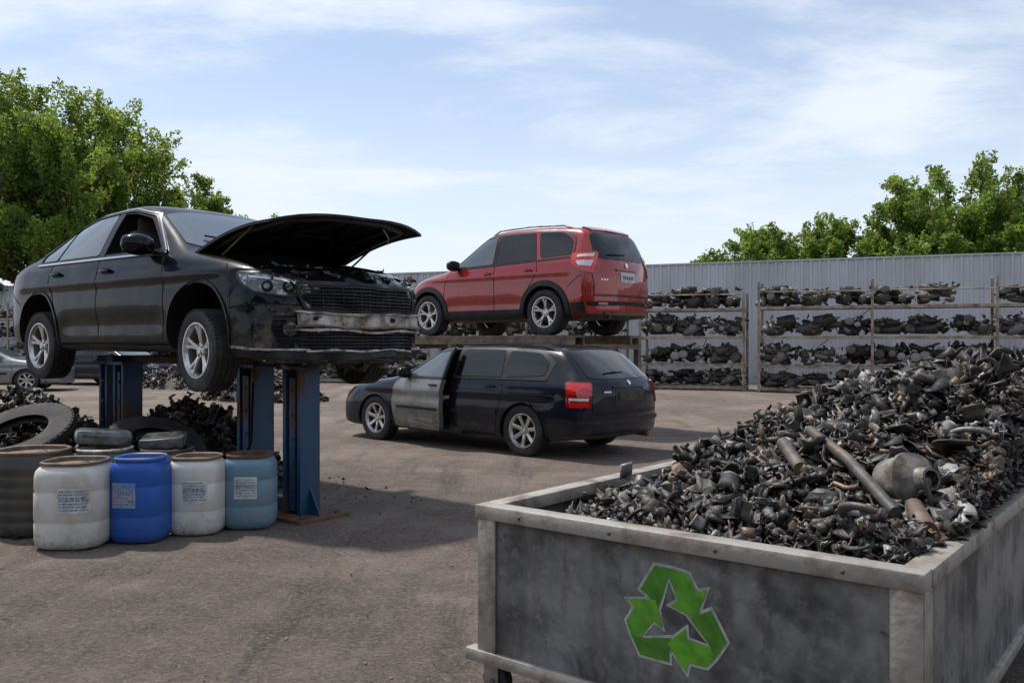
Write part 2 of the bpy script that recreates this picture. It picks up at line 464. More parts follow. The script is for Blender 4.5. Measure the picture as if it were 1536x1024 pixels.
def prism(poly,axis,a,b,m):
    mb=MB(); n=len(poly)
    def P(p,t): return (p[0],t,p[1]) if axis=='y' else (p[0],p[1],t)
    vs=[P(p,a) for p in poly]+[P(p,b) for p in poly]
    fs=[tuple(range(n)),tuple(range(2*n-1,n-1,-1))]+[(i,i+n,(i+1)%n+n,(i+1)%n) for i in range(n)]
    mb.add(vs,fs,m); return mb
def bodyobj(me,root,underz=.3):
    me.materials.append(M['under']); k=len(me.materials)-1
    for p in me.polygons:
        if p.normal.z<-.55 and p.center.z<underz: p.material_index=k
    me.polygons.foreach_set('use_smooth',[True]*len(me.polygons)); me.set_sharp_from_angle(angle=R(38))
    o=bpy.data.objects.new('body',me); scene.collection.objects.link(o); o.parent=root; return o
def wheel(root,name,x,y,z,r,side,steer=0,style=0,wid=.21):
    mb=MB(); s=r/.335; w=wid/.21
    pr=[(.20,-.09),(.225,-.1),(.30,-.11),(.322,-.098),(.333,-.075)]
    for g in(-.045,0,.045): pr+=[(.336,g-.018),(.336,g-.006),(.328,g-.005),(.328,g+.005),(.336,g+.006),(.336,g+.018)]
    pr+=[(.333,.075),(.322,.098),(.30,.11),(.262,.112),(.225,.103),(.215,.09)]
    mb.lathe([(a*s,b*w) for a,b in pr],M['rubber'],48,axis='y')
    for k in range(60):
        t=2*math.pi*k/60
        for yy in(-.088,.088):
            mb.box((math.cos(t)*.327*s,yy*w,math.sin(t)*.327*s),(.014,.028,.018),M['rubber'],rot=(0,-t,0))
    mb.lathe([(a*s,b*w) for a,b in[(.228,.098),(.226,.108),(.214,.108),(.207,.092),(.196,.075),(.192,-.09)]],M['rim'],48,axis='y')
    mb.lathe([(a*s,b*w) for a,b in[(.19,-.03),(.001,-.03)]],M['black'],32,axis='y')
    mb.lathe([(a*s,b*w) for a,b in[(.001,.0),(.15,.0),(.15,-.02)]],M['disc'],32,axis='y')
    mb.lathe([(a*s,b*w) for a,b in[(.001,.083),(.028,.083),(.035,.075),(.058,.072),(.066,.05),(.066,0)]],M['rim'],24,axis='y')
    ns=[5,7,5][style]
    for k in range(ns):
        t0=2*math.pi*k/ns+.3
        offs=(-.17,.17) if style==0 else (0,)
        for dt in offs:
            ww=.030 if style==0 else (.05 if style==1 else .075)
            vs=[]
            for (rr,h,th,wd) in[(.045,.066,.03,ww*1.1),(.13,.078,.03,ww),(.205,.092,.03,ww*1.25)]:
                t=t0+dt*(rr-.04)/.17
                c=Vector((math.cos(t),0,math.sin(t)))*rr*s; tt=Vector((-math.sin(t),0,math.cos(t)))*wd*s/2
                vs+=[c-tt+Vector((0,(h-.008)*w,0)),c-tt*.55+Vector((0,h*w,0)),c+tt*.55+Vector((0,h*w,0)),c+tt+Vector((0,(h-.008)*w,0)),c+tt+Vector((0,(h-th)*w,0)),c-tt+Vector((0,(h-th)*w,0))]
            fs=[]
            for i in range(2):
                for q in range(6):
                    q2=(q+1)%6; fs.append((i*6+q,i*6+q2,(i+1)*6+q2,(i+1)*6+q))
            mb.add(vs,fs,M['rim'])
    for k in range(5):
        t=2*math.pi*k/5; mb.lathe([(.001,.078*w),(.007,.078*w),(.007,.06*w)],M['black'],8,axis='y',T=Matrix.Translation((math.cos(t)*.045*s,0,math.sin(t)*.045*s)))
    return mb.obj(name,root,30,loc=(x,y,z),rot=(0,0,(0 if side>0 else math.pi)+steer))
def mirror_cover(mb,side,x,y,z,pm,s=1):
    bm=bmesh.new(); bmesh.ops.create_icosphere(bm,subdivisions=3,radius=1)
    vs=[]
    for v in bm.verts:
        c=v.co
        vs.append((x+(max(c.x,-.35))*.085*s, y+side*(.11+c.y*.12*s), z+.02+(abs(c.z)**.75*(1 if c.z>0 else -1))*.078*s))
    bm.verts.index_update(); mb.add(vs,[tuple(q.index for q in f.verts) for f in bm.faces],pm); bm.free()
    mb.rbox((x-.036*s,y+side*.11,z+.02),(.006,.19*s,.12*s),M['glass'],bev=.002)
    mb.rbox((x,y-side*.02,z-.03),(.07,.10,.03),M['plastic'],bev=.008)
def handle(mb,side,x,z,bvh,m):
    o,d=fr('L' if side>0 else 'R')(x,z); h=bvh.ray_cast(o,d)[0]
    mb.rbox((x,h.y+side*.022,z),(.17,.022,.026),m,bev=.009)
    mb.rbox((x-.07,h.y+side*.008,z),(.02,.03,.024),m,bev=.004); mb.rbox((x+.07,h.y+side*.008,z),(.02,.03,.024),m,bev=.004)
    ribbon(mb,bvh,'L' if side>0 else 'R',[(x-.06,z),(x+.06,z)],.05,.001,M['black'],.002)

# ================================================================== SEDAN on lift
SA=math.atan2(-.613,.788)
def build_sedan():
    P=paint('black_paint',(.0025,.003,.005),.0,.3,dirt=(.13,.11,.09),dz=.50,amt=.85,base=.02,coat=.42,spec=.05)
    PF=paint('black_paint_dirty',(.005,.006,.009),.0,.35,dirt=(.20,.17,.14),dz=.8,amt=.95,base=.4,coat=.4,spec=.1)
    root=empty('black_sedan',(-3.11,8.70,1.165),SA,1.06)
    T=[(-2.36,.40,.70,.62,.88,.62,.55,.95),(-2.29,.26,.82,.62,.96,.74,.66,1.045),(-2.05,.20,.885,.62,1.0,.80,.71,1.09),(-1.78,.19,.905,.62,1.01,.83,.73,1.12),
       (-1.62,.19,.91,.62,1.01,.84,.72,1.17),(-1.08,.18,.915,.62,1.01,.85,.62,1.42),(-.75,.18,.915,.62,1.005,.855,.635,1.485),(-.25,.18,.915,.62,1.0,.86,.655,1.52),(.08,.18,.915,.62,.995,.86,.65,1.50),
       (.28,.18,.915,.62,.99,.86,.64,1.44),(.92,.18,.915,.62,.975,.85,.77,1.075),(1.08,.18,.915,.62,.945,.85,.78,1.0),(1.5,.18,.91,.6,.895,.85,.77,.95),
       (1.9,.15,.89,.55,.84,.82,.73,.885),(2.17,.11,.87,.48,.75,.78,.68,.80),(2.31,.10,.82,.42,.64,.72,.62,.70)]
    me=loft(T,.30,.2,1.3,-1.6,crease=.80,crush=.05); bvh=bvh_of(me)
    cuts=[]
    for x in(-1.35,1.33):
        for s in(-1,1):
            cuts.append(prism([(x+.395*math.cos(R(a)),.34+.385*math.sin(R(a))) for a in range(0,360,9)],'y',s*.56,s*1.2,M['black']))
    cuts.append(prism([(1.12,-.72),(1.12,.72),(1.7,.70),(1.9,.6),(2.03,.35),(2.06,0),(2.03,-.35),(1.9,-.6),(1.7,-.70)],'z',.42,1.6,M['black']))
    fw=rnd([(.70,1.03),(.27,1.34),(.0,1.405),(-.20,1.41),(-.20,1.03)],.05)
    cuts.append(prism([(p.x,p.y) for p in fw],'y',-.30,-1.2,M['black']))
    me=boolcut(me,cuts,P)
    me.materials.append(PF); kf=len(me.materials)-1
    for p in me.polygons:
        if p.material_index==0 and p.center.x>1.98 and p.center.z<.50+.05*math.sin(p.center.y*7): p.material_index=kf
    bodyobj(me,root,.3)
    d=MB()
    for kd,s in(('R',-1),('L',1)):
        dlo=rnd([(.80,1.0),(.30,1.37),(-.02,1.435),(-.7,1.425),(-1.06,1.35),(-1.47,1.09),(-1.42,1.005)],.05)
        if s>0:
            patch(d,bvh,kd,dlo,.004,M['plastic'],.01)
            patch(d,bvh,kd,fw,.009,M['glass'])
        ribbon(d,bvh,kd,dlo,.022,.010,M['plastic'],.015,closed=True)
        patch(d,bvh,kd,rnd([(-.26,1.0),(-.26,1.42),(-.17,1.42),(-.17,1.0)],.01),.005,M['plastic'],.01)
        patch(d,bvh,kd,rnd([(-.27,1.03),(-.27,1.41),(-.70,1.395),(-1.0,1.32),(-1.05,1.03)],.04),.006,M['wglass'])
        patch(d,bvh,kd,rnd([(-1.09,1.03),(-1.07,1.30),(-1.40,1.08),(-1.37,1.03)],.03),.006,M['wglass'])
        ribbon(d,bvh,kd,[(.82,.99),(-1.43,.995)],.016,.014,M['chrome'],.015)
        ribbon(d,bvh,kd,[(.80,1.01),(.31,1.375),(-.02,1.445),(-.7,1.435),(-1.07,1.36),(-1.47,1.10)],.010,.014,M['chrome'],.015)
        ribbon(d,bvh,kd,[(.80,.98),(.86,.8),(.88,.5),(.84,.25)],.012,.0015,M['black'],.003)
        ribbon(d,bvh,kd,[(-.22,1.0),(-.22,.6),(-.20,.25)],.012,.0015,M['black'],.003)
        ribbon(d,bvh,kd,[(-1.10,1.0),(-1.14,.86),(-1.02,.62),(-.93,.45),(-.90,.25)],.012,.0015,M['black'],.003)
        ribbon(d,bvh,kd,[(.84,.255),(-.90,.255)],.012,.0015,M['black'],.003)
        ribbon(d,bvh,kd,[(1.72,.60),(1.80,.70),(1.62,.86)],.010,.0015,M['black'],.003)
        ribbon(d,bvh,kd,[(-1.72,.62),(-1.95,.72),(-2.12,.78)],.010,.0015,M['black'],.003)
        for x in(-1.35,1.33): ribbon(d,bvh,kd,circ(x,.34,.405,-18,198,30),.02,.010,P,.02)
        ribbon(d,bvh,kd,[(.92,.22),(-.92,.22)],.06,.012,M['plastic'],.02)
        handle(d,s,-.06,.88,bvh,P); handle(d,s,-.98,.89,bvh,P)
        mirror_cover(d,s,.60,s*.86,1.04,P,1.15)
    patch(d,bvh,'T',rnd([(.96,-.62),(1.02,-.3),(1.02,.3),(.96,.62),(.88,.70),(.34,.57),(.29,.3),(.29,-.3),(.34,-.57),(.88,-.70)],.03),.006,M['wglass'])
    patch(d,bvh,'T',rnd([(-1.64,-.60),(-1.64,.60),(-1.15,.52),(-1.12,0),(-1.15,-.52)],.03),.006,M['glass'])
    d.tube([(1.0,.5,1.05),(.85,.1,1.16),(.84,-.2,1.165)],.008,M['black'],6); d.tube([(1.02,0,1.05),(.88,-.35,1.14),(.82,-.5,1.16)],.008,M['black'],6)
    for kd in('FR','FL'):
        hl=rnd([(.66,.785),(.86,.775),(1.10,.735),(1.27,.68),(1.24,.625),(1.02,.60),(.80,.63),(.70,.70)],.03)
        patch(d,bvh,kd,hl,.012,M['lens'],.03,.03)
        ribbon(d,bvh,kd,hl,.016,.016,M['plastic'],.02,closed=True)
        ribbon(d,bvh,kd,[(.76,.745),(1.0,.72),(1.18,.68)],.014,.018,M['chrome'],.01)
        for q in(.90,1.05): 
            patch(d,bvh,kd,circ(q,.672,.042,0,345,14),.018,M['black'],.02,.03); patch(d,bvh,kd,circ(q,.672,.022,0,345,14),.024,M['lens'],.02,.03)
        patch(d,bvh,kd,rnd([(.95,.46),(1.19,.46),(1.22,.36),(1.14,.27),(.98,.26),(.93,.36)],.03),.006,M['black'],.01)
        for zz in(.43,.395,.36,.325,.29): ribbon(d,bvh,kd,[(.95,zz),(1.18,zz)],.009,.014,M['plastic'],.01)
        patch(d,bvh,kd,circ(1.06,.36,.052,0,340,16),.022,M['lens'],.02,.03)
        ribbon(d,bvh,kd,[(.6,.52),(.9,.55),(1.25,.53)],.012,.002,M['black'],.003)
        ribbon(d,bvh,kd,[(.62,.20),(.9,.17),(1.3,.17)],.045,.03,M['plastic'],.03)
        ribbon(d,bvh,kd,[(.64,.235),(.8,.215),(.95,.21),(1.2,.205)],.016,.034,M['alu'],.02)
        ribbon(d,bvh,kd,[(1.15,.56),(1.22,.50),(1.20,.42),(1.27,.34)],.03,.012,M['alu'],.02)
    g=rnd([(-.60,.70),(-.52,.50),(.52,.50),(.60,.70)],.03)
    patch(d,bvh,'F',g,.006,M['black'],.01)
    ribbon(d,bvh,'F',g,.024,.024,M['plastic'],.02,closed=True)
    for k in range(7): ribbon(d,bvh,'F',[(-.55+.01*k,.68-.026*k),(.55-.01*k,.68-.026*k)],.010,.02,M['plastic'],.014)
    for k in range(13): ribbon(d,bvh,'F',[(-.48+.08*k,.69),(-.48+.08*k,.51)],.005,.016,M['plastic'],.01)
    ribbon(d,bvh,'F',[(-.60,.44),(-.3,.425),(.2,.43),(.50,.42),(.80,.435)],.10,.035,M['alu'],.05)
    ribbon(d,bvh,'F',[(-.62,.485),(-.2,.476),(.3,.484),(.80,.488)],.016,.052,M['alu'],.03)
    ribbon(d,bvh,'F',[(-.62,.385),(-.2,.372),(.3,.38),(.80,.38)],.014,.05,M['ruststeel'],.03)
    for y in(-.45,.25): patch(d,bvh,'F',rnd([(y-.03,.45),(y+.03,.45),(y+.03,.42),(y-.03,.42)],.008),.039,M['black'],.008)
    patch(d,bvh,'F',rnd([(-.62,.35),(-.57,.20),(.57,.20),(.62,.35)],.03),.006,M['black'],.01)
    for k in range(5): ribbon(d,bvh,'F',[(-.58,.33-.026*k),(.58,.33-.026*k)],.008,.016,M['plastic'],.012)
    for k in range(15): ribbon(d,bvh,'F',[(-.56+.08*k,.33),(-.56+.08*k,.22)],.003,.014,M['plastic'],.01)
    ribbon(d,bvh,'F',[(-.7,.355),(-.2,.35),(.1,.338),(.3,.352),(.7,.345)],.018,.045,M['alu'],.02)
    ribbon(d,bvh,'F',[(-.70,.165),(-.3,.15),(-.1,.155),(.25,.17),(.66,.16)],.05,.035,M['plastic'],.03)
    ribbon(d,bvh,'F',[(-.55,.195),(-.35,.205),(-.1,.185),(.2,.20),(.5,.19)],.014,.045,M['alu'],.02)
    for kd in('BR','BL'): patch(d,bvh,kd,rnd([(-1.15,.94),(-.92,.95),(-.92,.80),(-1.12,.78)],.03),.01,M['redd'],.02,.04)
    d.obj('trim_glass_and_lights',root,32)
    pts=[(2.2-.30*abs(y)**2.3+rng.uniform(-.12,.05),y,rng.uniform(.07,.20)) for y in rng.uniform(-.75,.8,60)]
    V,F,C=scrap(pts,.06,.24,.1,tilt=.4); bulk('torn_bumper_pieces',V,F,C,M['scrap'],root)
    pts=[(2.14-.25*abs(y)**2.3,y,rng.uniform(.68,.80)) for y in rng.uniform(-.72,.8,44)]
    V,F,C=scrap(pts,.05,.16,.1,tilt=.5); bulk('crumpled_front_panel_pieces',V,F,C,M['scrap'],root)
    s=MB()
    s.rbox((-.1,-.42,1.0),(.16,.44,.55),M['seat'],rot=(0,-.2,0),bev=.06); s.rbox((-.18,-.42,1.33),(.09,.24,.16),M['seat'],rot=(0,-.15,0),bev=.04)
    s.tube([(.42+.03*math.cos(R(a)),-.45+.17*math.cos(R(a)),1.02+.17*math.sin(R(a))) for a in range(0,361,20)],.015,M['plastic'],8)
    s.obj('interior',root)
    h=MB(); nu,nv=16,14; A=R(10)
    def hp(u,v,off):
        y=(v*2-1); w=.77-.03*u
        L=1.22-.18*abs(y)**2.4
        x=u*L; z=.10*math.sin(u*2.4)*.9-.02*u -.05*abs(y)**3.5 + off
        if y>.1: x+=.14*u*(y-.1)
        X=1.0+x*math.cos(A)-z*math.sin(A); Z=1.0+x*math.sin(A)+z*math.cos(A)
        return Vector((X,y*w,Z))
    top=[hp(i/nu,j/nv,.0) for i in range(nu+1) for j in range(nv+1)]
    bot=[hp(i/nu,j/nv,-.022) for i in range(nu+1) for j in range(nv+1)]
    n=len(top);m=nv+1;fs=[];fb=[]
    for i in range(nu):
        for j in range(nv):
            a,b,c,e=i*m+j,(i+1)*m+j,(i+1)*m+j+1,i*m+j+1
            fs.append((a,b,c,e)); fb.append((a,e,c,b))
    h.add(top,fs,P); h.add(bot,fb,M['black'])
    bd=[i*m for i in range(nu+1)]+[nu*m+j for j in range(1,m)]+[i*m+nv for i in range(nu-1,-1,-1)]+[j for j in range(nv-1,0,-1)]
    vs=[top[k] for k in bd]+[bot[k] for k in bd];q=len(bd)
    h.add(vs,[(k,(k+1)%q,(k+1)%q+q,k+q) for k in range(q)],P)
    def rib(pts,r=.020): h.tube([hp(u,v,-.03) for u,v in pts],r,M['plastic'],6)
    rib([(.06,.08),(.5,.07),(.9,.12),(.95,.3),(.96,.5),(.95,.7),(.9,.88),(.5,.93),(.06,.92),(.04,.5),(.06,.08)],.026)
    rib([(.06,.12),(.5,.36),(.92,.46)]); rib([(.06,.88),(.5,.64),(.92,.54)]); rib([(.06,.35),(.45,.2),(.88,.2)],.014); rib([(.06,.65),(.45,.8),(.88,.8)],.014); rib([(.5,.36),(.5,.64)],.014)
    h.obj('hood',root,35)
    st=MB(); 
    st.tube([(1.25,-.68,.90),(1.75,-.66,1.17)],.009,M['ruststeel'],8)
    st.tube([(1.25,.68,.90),(1.75,.66,1.17)],.009,M['ruststeel'],8); st.tube([(2.14,.3,1.19),(2.17,.33,1.12),(2.14,.35,1.07)],.008,M['ruststeel'],6)
    st.obj('hood_strut',root)
    pts=[(rng.uniform(1.2,1.98),rng.uniform(-.64,.64),rng.uniform(.62,.82)) for _ in range(300)]
    V,F,C=scrap(pts,.08,.25,.05); bulk('engine_bay_parts',V,F,C,M['scrap'],root)
    e=MB()
    e.rbox((1.55,.05,.74),(.45,.62,.14),M['plastic'],bev=.03); e.rbox((1.72,-.42,.76),(.26,.30,.13),M['plastic'],bev=.03); e.rbox((1.38,.5,.78),(.22,.25,.14),M['black'],bev=.02)
    e.rbox((2.0,0,.76),(.05,1.1,.04),M['alu'],bev=.01)
    e.tube([(1.3,-.35,.84),(1.5,-.3,.88),(1.7,-.1,.85),(1.8,.2,.84),(1.6,.5,.86)],.028,M['black'],8); e.tube([(1.3,.3,.85),(1.6,.35,.88),(1.95,.3,.79)],.022,M['ruststeel'],8)
    for k in range(5): e.tube([(1.45,-.2+.11*k,.80),(1.62,-.22+.12*k,.86),(1.78,-.2+.1*k,.80)],.020,M['alu'],8)
    e.obj('engine',root)
    u=MB(); u.tube([(1.5,.1,.2),(.8,.15,.15),(-.5,.15,.15),(-1.2,.3,.2),(-2.1,.5,.22)],.035,M['rust'],8); u.rbox((-.3,.15,.15),(.6,.28,.12),M['rust'],bev=.04)
    u.rbox((1.35,0,.2),(.4,1.2,.08),M['under'],bev=.02); u.rbox((-1.35,0,.22),(.3,1.3,.08),M['under'],bev=.02)
    for x in(-1.35,1.33):
        u.tube([(x,-.8,.22),(x,.8,.22)],.03,M['rust'],8)
        for s_ in(-1,1): u.tube([(x-.05,s_*.62,.22),(x-.05,s_*.58,.7)],.04,M['rust'],8)
    u.obj('underbody',root)
    for x,nm in((1.33,'front'),(-1.35,'rear')):
        for s_,n2 in((-1,'right'),(1,'left')):
            wheel(root,'wheel_%s_%s'%(nm,n2),x,s_*.79,.20+(.03 if nm=='rear' else 0),.322,s_,steer=(-.10 if nm=='front' else 0),style=0)
build_sedan()

# ================================================================== WAGON
def build_wagon(name,loc,ang,P,door=None,ajar=True):
    root=empty(name,loc,ang,1.0)
    T=[(-2.48,.34,.78,.55,.74,.70,.64,.80),(-2.44,.27,.86,.55,.88,.79,.71,.955),(-2.30,.24,.885,.6,.96,.82,.71,1.06),(-1.96,.22,.89,.6,.975,.82,.65,1.33),(-1.82,.20,.89,.6,.975,.82,.63,1.385),
       (-1.2,.19,.895,.6,.975,.825,.63,1.415),(-.5,.19,.895,.6,.97,.83,.645,1.43),(.0,.19,.895,.6,.96,.83,.645,1.42),(.22,.19,.895,.6,.955,.83,.635,1.37),
       (.98,.19,.895,.58,.93,.82,.74,1.01),(1.13,.19,.895,.56,.90,.82,.74,.945),(1.65,.18,.89,.54,.85,.81,.73,.89),(2.1,.18,.875,.5,.78,.79,.71,.82),(2.36,.2,.84,.46,.68,.74,.66,.73),(2.46,.22,.78,.42,.58,.67,.60,.63)]
    me=loft(T,.26,.17,1.5,-1.7,crease=.78); bvh=bvh_of(me); cuts=[]; WB=1.42
    for x in(-WB,WB):
        for s in(-1,1): cuts.append(prism([(x+.375*math.cos(R(a)),.30+.375*math.sin(R(a))) for a in range(0,360,9)],'y',s*.54,s*1.2,M['black']))
    dp=[(1.0,.86),(1.06,.6),(.98,.24),(-.10,.24),(-.14,.95),(-.12,1.34),(.16,1.33),(.30,1.26),(.86,.97)]
    if ajar: cuts.append(prism([(a,b) for a,b in dp],'y',.35,1.2,M['black']))
    me=boolcut(me,cuts,P); bodyobj(me,root,.32)
    d=MB()
    for kd,s in(('L',1),('R',-1)):
        fd=ajar and s>0
        W=[rnd([(.78,.985),(.24,1.295),(-.08,1.335),(-.08,.985)],.04),rnd([(-.20,.99),(-.20,1.34),(-.95,1.335),(-1.02,.99)],.04),rnd([(-1.09,.995),(-1.03,1.33),(-1.54,1.30),(-1.74,1.19),(-1.72,1.02)],.06)]
        fr_=rnd([(.86,.955),(.22,1.33),(-.1,1.365),(-1.0,1.365),(-1.58,1.33),(-1.83,1.19),(-1.78,.97)],.05)
        if not fd:
            patch(d,bvh,kd,fr_,.004,M['plastic'],.01); ribs=W
        else:
            patch(d,bvh,kd,rnd([(-.14,.96),(-.13,1.365),(-1.0,1.365),(-1.58,1.33),(-1.83,1.19),(-1.78,.97)],.03),.004,M['plastic'],.01); ribs=W[1:]
        for w in ribs: patch(d,bvh,kd,w,.009,M['glass'],.01)
        ribbon(d,bvh,kd,[(-.18,.962),(-1.78,.968)],.018,.014,M['plastic'],.015)
        for pth in([(1.0,.86),(1.06,.6),(.98,.24)],[(-.14,.95),(-.10,.24)],[(-1.06,.95),(-1.08,.84),(-1.0,.55),(-.95,.24)],[(1.0,.24),(-.95,.24)],[(1.80,.5),(1.95,.6),(1.8,.78)],[(-1.78,.52),(-2.0,.60),(-2.25,.63)]):
            ribbon(d,bvh,kd,pth,.011,.0015,M['black'],.003)
        ribbon(d,bvh,kd,[(-.16,.53),(-.98,.53)],.05,.014,M['plastic'],.02)
        if not fd: ribbon(d,bvh,kd,[(.92,.53),(-.06,.53)],.05,.014,M['plastic'],.02)
        for x in(-WB,WB): ribbon(d,bvh,kd,circ(x,.30,.388,-12,192,28),.022,.012,P,.02)
        ribbon(d,bvh,kd,[(1.0,.215),(-1.0,.215)],.05,.012,M['plastic'],.02)
        if not fd: handle(d,s,.04,.86,bvh,P)
        handle(d,s,-.86,.87,bvh,P); mirror_cover(d,s,.72,s*.83,.99,P)
        rail(d,bvh,s*.575,[0,-.12,-.8,-1.55,-1.70],.025,.012,M['black'])
    patch(d,bvh,'T',rnd([(1.0,-.5),(1.03,0),(1.0,.5),(.94,.66),(.30,.55),(.24,0),(.30,-.55),(.94,-.66)],.03),.006,M['wglass'])
    patch(d,bvh,'B',rnd([(-.66,1.0),(-.57,1.29),(0,1.33),(.57,1.29),(.66,1.0),(.5,.985),(-.5,.985)],.05),.007,M['glass'],.015)
    ribbon(d,bvh,'B',[(-.72,.96),(-.59,1.335),(0,1.36),(.59,1.335),(.72,.96)],.012,.002,M['black'],.004)
    h=bvh.ray_cast(Vector((-5,.2,1.06)),Vector((1,0,0)))[0]
    d.tube([(h.x-.02,-.02,1.06),(h.x-.02,.2,1.065),(h.x-.01,.38,1.05)],.008,M['black'],6)
    ribbon(d,bvh,'B',[(-.72,.95),(-.69,.56),(.69,.56),(.72,.95)],.012,.002,M['black'],.004)
    for kd in('BL','BR'):
        sh=.11
        def q(p): return [(a+sh,b) for a,b in p]
        patch(d,bvh,kd,rnd(q([(-1.30,.95),(-.98,.96),(-.98,.64),(-1.28,.65)]),.04),.012,M['redd'],.03,.035)
        patch(d,bvh,kd,rnd(q([(-1.28,.935),(-1.0,.945),(-1.0,.81),(-1.26,.80)]),.02),.018,M['red'],.02,.035)
        patch(d,bvh,kd,rnd(q([(-1.25,.76),(-1.02,.765),(-1.02,.735),(-1.24,.73)]),.01),.018,M['white_lens'],.02,.03)
        patch(d,bvh,kd,rnd(q([(-1.25,.715),(-1.02,.715),(-1.02,.655),(-1.24,.665)]),.01),.017,M['red'],.02,.03)
    patch(d,bvh,'B',rnd([(-.32,.86),(.32,.86),(.34,.68),(-.34,.68)],.03),.004,M['plastic'],.01)
    patch(d,bvh,'B',rnd([(-.26,.83),(.26,.83),(.26,.71),(-.26,.71)],.01),.012,M['under'],.01)
    ribbon(d,bvh,'B',[(-.36,.885),(.36,.885)],.022,.022,P,.03)
    patch(d,bvh,'B',circ(0,.935,.03,0,340,16),.012,M['chrome'],.01,.03)
    for y in(.42,.46,.50,-.42,-.46,-.50): patch(d,bvh,'B',rnd([(y-.014,.84),(y+.014,.84),(y+.014,.82),(y-.014,.82)],.004),.006,M['chrome'],.006,.03)
    for kd,a,b in(('B',-.62,.62),('BL',-1.5,-1.0),('BR',-1.5,-1.0)):
        ribbon(d,bvh,kd,[(a,.47),(b,.47)],.05,.022,M['plastic'],.03)
    ribbon(d,bvh,'B',[(-.72,.585),(.72,.585)],.010,.002,M['black'],.003)
    d.tube([(-2.2,-.45,.26),(-2.44,-.45,.25)],.03,M['rust'],10)
    for kd in('FL','FR'): patch(d,bvh,kd,rnd([(.88,.77),(1.05,.76),(1.28,.67),(1.20,.59),(.95,.63)],.03),.01,M['lens'],.02,.04)
    d.obj('trim_glass_and_lights',root,32)
    if ajar:
        dr=MB(); hinge=Vector((1.03,.86,0))
        Tm=Matrix.Translation(hinge)@Matrix.Rotation(R(-8.5),4,'Z')@Matrix.Translation(-hinge)
        lower=rnd([(1.0,.86),(1.055,.6),(.975,.245),(-.10,.245),(-.135,.95),(.86,.955)],.03)
        patch(dr,bvh,'L',lower,.004,door,.07,.05,T=Tm)
        patch(dr,bvh,'L',rnd([(.93,.60),(.93,.30),(.02,.30),(.0,.62)],.05),-.06,M['plastic'],.02,.06,T=Tm)
        ribbon(dr,bvh,'L',[(.86,.955),(.22,1.315),(-.10,1.35),(-.13,.95)],.04,.006,M['plastic'],.04,T=Tm)
        ribbon(dr,bvh,'L',[(.86,.955),(-.13,.952)],.03,.012,M['plastic'],.05,T=Tm)
        patch(dr,bvh,'L',rnd([(.80,.97),(.22,1.295),(-.10,1.335),(-.11,.97)],.03),.0,M['wglass'],.01,T=Tm)
        ribbon(dr,bvh,'L',[(.92,.53),(-.06,.53)],.04,.014,M['plastic'],.02,T=Tm)
        ribbon(dr,bvh,'L',[(.5,.36),(.1,.33),(-.08,.36)],.012,.008,M['rust'],.01,T=Tm)
        mbh=MB(); handle(mbh,1,.04,.86,bvh,M['plastic'])
        for m_ in mbh.mats:
            fs=[f for f,k in zip(mbh.f,mbh.m) if mbh.mats[k] is m_]; dr.add(mbh.v,fs,m_,Tm)
        dr.obj('front_door',root,32)
        s=MB(); s.rbox((.10,.45,.62),(.5,.45,.16),M['seat'],bev=.05); s.rbox((-.12,.45,.92),(.15,.44,.55),M['seat'],rot=(0,-.2,0),bev=.05); s.rbox((-.2,.45,1.24),(.08,.24,.14),M['seat'],bev=.03)
        s.rbox((.2,.84,.25),(1.1,.05,.09),P,bev=.02); s.rbox((-.10,.79,.6),(.05,.06,.7),P,bev=.02)
        s.obj('interior',root)
    for x,nm in((WB,'front'),(-WB,'rear')):
        for s_,n2 in((-1,'right'),(1,'left')): wheel(root,'wheel_%s_%s'%(nm,n2),x,s_*.775,.325,.325,s_,style=1)
    return root
PW=paint('navy_black_paint',(.006,.009,.017),.0,.28,dirt=(.13,.115,.10),amt=.5,base=.03,coat=.5,spec=.1)
DOORM=mat('grey_primer_door',(.22,.215,.21),.38,.4,col2=(.10,.085,.072),scale=3.5,lo=.40,hi=.68,bump=.15,coat=.3)
build_wagon('black_station_wagon',(-.37,12.54,0),math.atan2(.653,-.754),PW,DOORM,True)
PG=paint('grey_paint',(.25,.26,.27),.5,.3)
build_wagon('grey_parked_car',(-15.6,25.5,0),math.radians(14),PG,None,False)
build_wagon('black_parked_car',(-13.4,29.3,0),math.radians(-20),PW,None,False)

